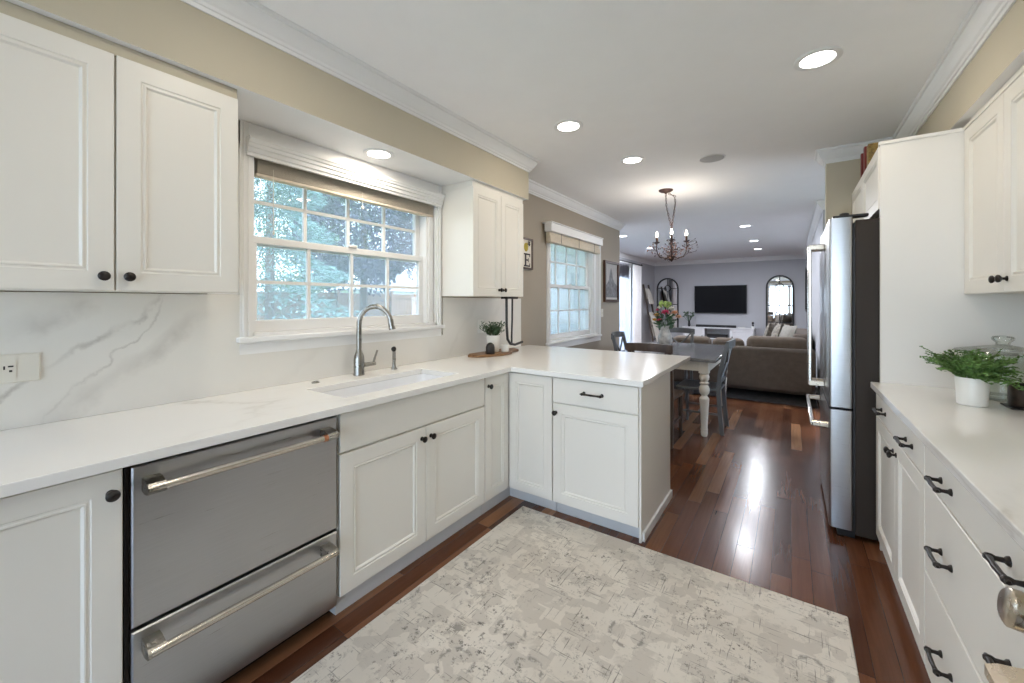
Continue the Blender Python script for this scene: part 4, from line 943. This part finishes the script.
for k in range(14):
    a = random.uniform(0, 2*PI); r = random.uniform(.04, .15); q = Vector((-2.44+r*math.cos(a), 12.62+r*math.sin(a), .80+random.uniform(.12, .27))); mb.tube([(-2.44, 12.62, .78), q], .004, 4)
    for j in range(6): mb.leaf(q, (random.uniform(-1,1), random.uniform(-1,1), random.uniform(-.3,1)), .055, .03)
mb.build('dried_stems', 'leafd', c)
def arch(x0, x1, z0, z1, i=0, n=14):
    r = (x1-x0)/2-i; cxm = (x0+x1)/2; zc = z1-(x1-x0)/2
    return [(cxm+r, z0+i)]+[(cxm+r*math.cos(PI*k/n), zc+r*math.sin(PI*k/n)) for k in range(n+1)]+[(cxm-r, z0+i)]
def arched_mirror(x0, x1, z0, z1, label):
    c = thing('arched_mirror', label, 'mirror', ((x0+x1)/2, FARY, z0), 'arched window mirrors on the far wall')
    MB().ring(arch(x0, x1, z0, z1), arch(x0, x1, z0, z1, .042), FT, .001, .045).build('frame', 'blackm', c)
    mb = MB(); mb.prism(arch(x0, x1, z0, z1, .03), FT, .004, .014); mb.build('mirror_glass', 'mirror', c)
    zc = z1-(x1-x0)/2; cxm = (x0+x1)/2; mb = MB(); R0 = .10
    circ = lambda r: [(cxm+r*math.cos(2*PI*k/20), zc+r*math.sin(2*PI*k/20)) for k in range(20)]
    mb.ring(circ(R0), circ(R0-.022), FT, .0145, .032)
    for u0, u1, v0, v1 in ((cxm-.010, cxm+.010, z0+.04, zc-R0+.004), (cxm-.010, cxm+.010, zc+R0-.004, z1-.04), (x0+.04, cxm-R0+.004, zc-.010, zc+.010), (cxm+R0-.004, x1-.04, zc-.010, zc+.010), (x0+.04, cxm-.011, zc-.50, zc-.48), (cxm+.011, x1-.04, zc-.50, zc-.48), (x0+.04, cxm-.011, zc-.95, zc-.93), (cxm+.011, x1-.04, zc-.95, zc-.93)):
        fbox(mb, FT, u0, u1, v0, v1, .0145, .030)
    mb.build('muntins', 'blackm', c)
arched_mirror(-3.425, -2.785, .50, 2.09, 'black arched window mirror left of the television')
arched_mirror(-.56, .066, .50, 2.07, 'black arched window mirror right of the television')
c = thing('wall_mirror', 'black framed rectangular mirror on the right living room wall', 'mirror', (.32, 11.1, 1.6))
FRW = FNX(.32)
MB().ring(rect(10.1, 12.3, 1.13, 2.16), rect(10.1, 12.3, 1.13, 2.16, .05), FRW, .001, .035).build('frame', 'blackm', c)
mb = MB(); fbox(mb, FRW, 10.14, 12.26, 1.17, 2.12, .004, .014); mb.build('mirror_glass', 'mirror', c)
# curtain, rod, ladder
c = thing('curtain', 'long white gathered curtain by the living room glass door', 'curtain', (-3.42, 10.75, .02))
def drape(y0, y1, nm):
    rings = []; n = 60
    for z, sc in ((.02, 1.0), (.8, .97), (1.6, .94), (2.33, .9)):
        row = []
        for k in range(n+1):
            t = k/n; row.append((-3.385+.045*math.sin(t*PI*9)+.012*math.sin(t*31+z), (y0+y1)/2+(y1-y0)*(t-.5)*sc, z))
        rings.append(row+[(x-.012, y, z_) for x, y, z_ in row[::-1]])
    MB().loft([[Vector(p) for p in r] for r in rings]).build(nm, 'curtain', c, sharp=70)
drape(10.42, 11.10, 'drape')
rings = []
for z in (.03, 1.2, 2.33): rings.append([Vector((-3.44+.018*math.sin(k*.9), 8.9+1.5*k/40, z)) for k in range(41)]+[Vector((-3.4405+.018*math.sin(k*.9), 8.9+1.5*k/40, z)) for k in range(40, -1, -1)])
MB().loft(rings).build('sheer', 'sheer', c, sharp=70)['label'] = 'sheer white inner curtain'
c2 = thing('curtain_rod', 'dark curtain rod above the living room glass door', 'curtain rod', (-3.40, 9.5, 2.36))
MB().cyl((-3.39, 7.9, 2.365), (-3.39, 11.2, 2.365), .013, seg=12).build('rod', 'blackm', c2)
for y in (7.9, 11.2): MB().ball((-3.39, y, 2.365), .03).build('finial', 'blackm', c2)
for y in (8.0, 9.5, 11.12): MB().box(-3.50, -3.385, y-.01, y+.01, 2.345, 2.36).build('bracket', 'blackm', c2)
o = MB().box(-3.498, -3.465, 6.8, 10.38, 1.98, 2.30, .01).build('door_valance_shade', 'dgrey', origin=(-3.44, 9.2, 1.93)); tag(o, 'dark raised shade above the living room glass door', 'shade')
c = thing('blanket_ladder', 'dark wooden blanket ladder leaning in the far left corner', 'ladder', (-3.3, 11.9, 0))
LB, LT = Vector((-3.16, 0, 0)), Vector((-3.475, 0, 1.86))
def lp(t, y): q = LB.lerp(LT, t); return Vector((q.x, y, q.z))
for y in (11.65, 12.15): MB().bar(lp(0, y)+Vector((0,0,.0)), lp(1, y), .045, .03, (0, 1, 0)).build('rail', 'ladder', c)
for t in (.16, .36, .56, .76, .93): MB().cyl(lp(t, 11.66), lp(t, 12.14), .014, seg=10).build('rung', 'ladder', c)
def throw(t0, ln, y0, y1, mat, label):
    q = lp(t0, 0); rows = []; n = 12; prof = [(-.025, -ln*.8), (-.028, -.1), (-.022, .0), (0, .022), (.024, 0), (.05, -.12), (.06, -ln)]
    rings = []
    for dx_, dz_ in prof: rings.append([Vector((q.x+dx_+.008*math.sin(k*1.9)-(.24*dz_ if dx_ > .03 or dz_ < -.05 else 0)*1.0, y0+(y1-y0)*k/n, q.z+dz_)) for k in range(n+1)]+[Vector((q.x+dx_*.6+.008*math.sin(k*1.9)-(.24*dz_ if dx_ > .03 or dz_ < -.05 else 0), y0+(y1-y0)*k/n, q.z+dz_-.016)) for k in range(n, -1, -1)])
    return tag(MB().loft(rings).build('throw_blanket', mat, origin=(q.x, (y0+y1)/2, q.z), sharp=70), label, 'blanket', 'throw blankets on the ladder')
throw(.93, .42, 11.70, 12.10, 'blanket', 'cream throw blanket hung on the top rung of the ladder')
throw(.56, .80, 11.70, 12.10, 'blanket', 'long cream throw blanket hung on the middle rung of the ladder')

# ------------------------------------------------------------------ outside
GZ = -.35
struct(MB().grid({-40, -3.65, 1.75, 20}, {-20, -2.45, 13.05, 45}, lambda u, v: not (-3.65 < u < 1.75 and -2.45 < v < 13.05), lambda u, v, d: Vector((u, v, d)), GZ-.2, GZ).build('ground', 'lawn'), 'green lawn of the back garden', 'lawn')
mb = MB()
prof = []
n = 26; hgt = (CZ+.3-GZ)/n
for k in range(n): prof += [(.028, GZ+k*hgt), (.008, GZ+(k+1)*hgt-.002)]
prof += [(0, CZ+.3), (0, GZ)]
mb.loft([[Vector((x, 6.05-d, z)) for d, z in prof] for x in (-3.68, WX-.161)], smooth=False)
struct(mb.build('trim_2', 'siding'), 'white lap siding on the house wall outside the dining window', 'siding')
struct(MB().box(-13.7, -3.66, 6.5, 26.0, GZ+.0005, GZ+.06).build('floor_bounce_left', 'bounce_patio'), 'pale concrete slab added beside the house to bounce daylight', 'bounce_patio')  # bright slab added to bounce sun and sky onto the living room ceiling
struct(MB().box(1.76, 12, 3.0, 13.0, GZ+.0005, GZ+.06).build('floor_bounce_right', 'bounce_patio'), 'unseen pale concrete slab added on the right side of the house to bounce daylight', 'walkway')  # reflecting slab added outside the right-hand daylight opening
struct(MB().box(-6, 5, -12, -2.47, GZ+.0005, GZ+.06).build('floor_bounce_rear', 'bounce_patio'), 'unseen pale concrete slab added behind the kitchen to bounce daylight', 'bounce_patio')  # reflecting slab added outside the rear opening, lifts the kitchen ceiling
c = thing('wooden_fence', 'tan wooden privacy fence across the back garden', 'fence', (-14, 8, GZ))
mb = MB(); y = -6.0
while y < 24:
    w_ = .138; mb.box(-14.02, -14.0, y, y+w_, GZ, 1.70+.01*math.sin(y*3.1)); y += .145
mb.build('boards', 'fence', c)
mb = MB()
for z in (GZ+.3, .75, 1.52): mb.box(-13.998, -13.95, -6, 24, z, z+.09)
mb.build('rails', 'fence', c)
for k in range(13): MB().box(-13.948, -13.85, -6+k*2.45, -5.9+k*2.45, GZ, 1.82).build('post', 'fence', c)
c = thing('garden_shed', 'grey roofed shed behind the garden fence', 'shed', (-18, 14.5, GZ))
MB().box(-19, -16.5, 11.6, 15.8, GZ, 1.95).build('wall', 'siding', c)
mb = MB(); mb.prism([(11.4, 1.9), (16.0, 1.9), (16.0, 1.98), (13.7, 2.75), (11.4, 1.98)], lambda u, v, d: Vector((d, u, v)), -19.2, -16.3); mb.build('roof', 'shed', c)
def tree(x, y, h, r, mat, label, kind, n, z0):
    c = thing('garden_tree', label, 'tree', (x, y, GZ), 'trees in the back garden')
    MB().tube([(x, y, GZ), (x+.05, y, h*.3), (x-.04, y+.05, h*.65), (x, y, h*.92)], [r*.06, r*.05, r*.035, r*.012], 8).build('trunk', 'bark', c)
    mb = MB()
    for k in range(n):
        if kind == 'cone':
            t = random.random()**.8; z = z0+(h-z0)*t; rr_ = r*(1-t*.93)*(.75+.25*math.sin(t*46)); a = random.uniform(0, 2*PI); q = rr_*random.uniform(.35, 1)**.5
            mb.leaf((x+q*math.cos(a), y+q*math.sin(a), z-q*.12), (math.cos(a)+random.uniform(-.7,.7), math.sin(a)+random.uniform(-.7,.7), random.uniform(-.8, .5)), random.uniform(.07, .15), .035)
        else:
            v = Vector((random.gauss(0,1), random.gauss(0,1), random.gauss(0,1))).normalized()*random.uniform(.45, 1)**.5
            lump = 1+.16*math.sin(v.x*7+1)*math.sin(v.y*6)+.12*math.sin(v.z*9)
            mb.leaf((x+v.x*r*lump, y+v.y*r*lump, (z0+h)/2+v.z*(h-z0)/2*lump), (random.uniform(-1,1), random.uniform(-1,1), random.uniform(-1,.4)), random.uniform(.10, .19), .09)
    mb.build('crown', mat, c, norm=False)
tree(-8.6, 3.9, 6.8, 1.75, 'spruce', 'blue green spruce outside the left part of the sink window', 'cone', 24000, 1.1)
tree(-11.2, 7.9, 8.0, 2.25, 'maple', 'dark purple leaved tree outside the right part of the sink window', 'round', 20000, 1.5)
tree(-9.4, 9.9, 1.5, .5, 'green', 'low green shrub in front of the fence below the purple tree', 'round', 1500, GZ)
for k, (x, y, h, rr_, mt, kd, n) in enumerate(((-19.5, .2, 8.5, 2.3, 'spruce', 'cone', 6000), (-17.6, 5.2, 8.5, 2.1, 'spruce', 'cone', 9000), (-17.4, 9.3, 8.0, 1.8, 'green', 'round', 9000), (-21.5, 13.2, 9.5, 2.2, 'green', 'round', 9000), (-23.0, 18.6, 9.5, 2.3, 'maple', 'round', 9000))):
    tree(x, y, h, rr_, mt, ('spruce beyond the fence at the far end of the garden', 'spruce beyond the fence behind the nearer blue green spruce', 'green tree beyond the fence between the spruce and the purple tree', 'green tree behind the grey garden shed', 'purple leaved tree far behind the grey garden shed')[k], kd, n, 1.0)
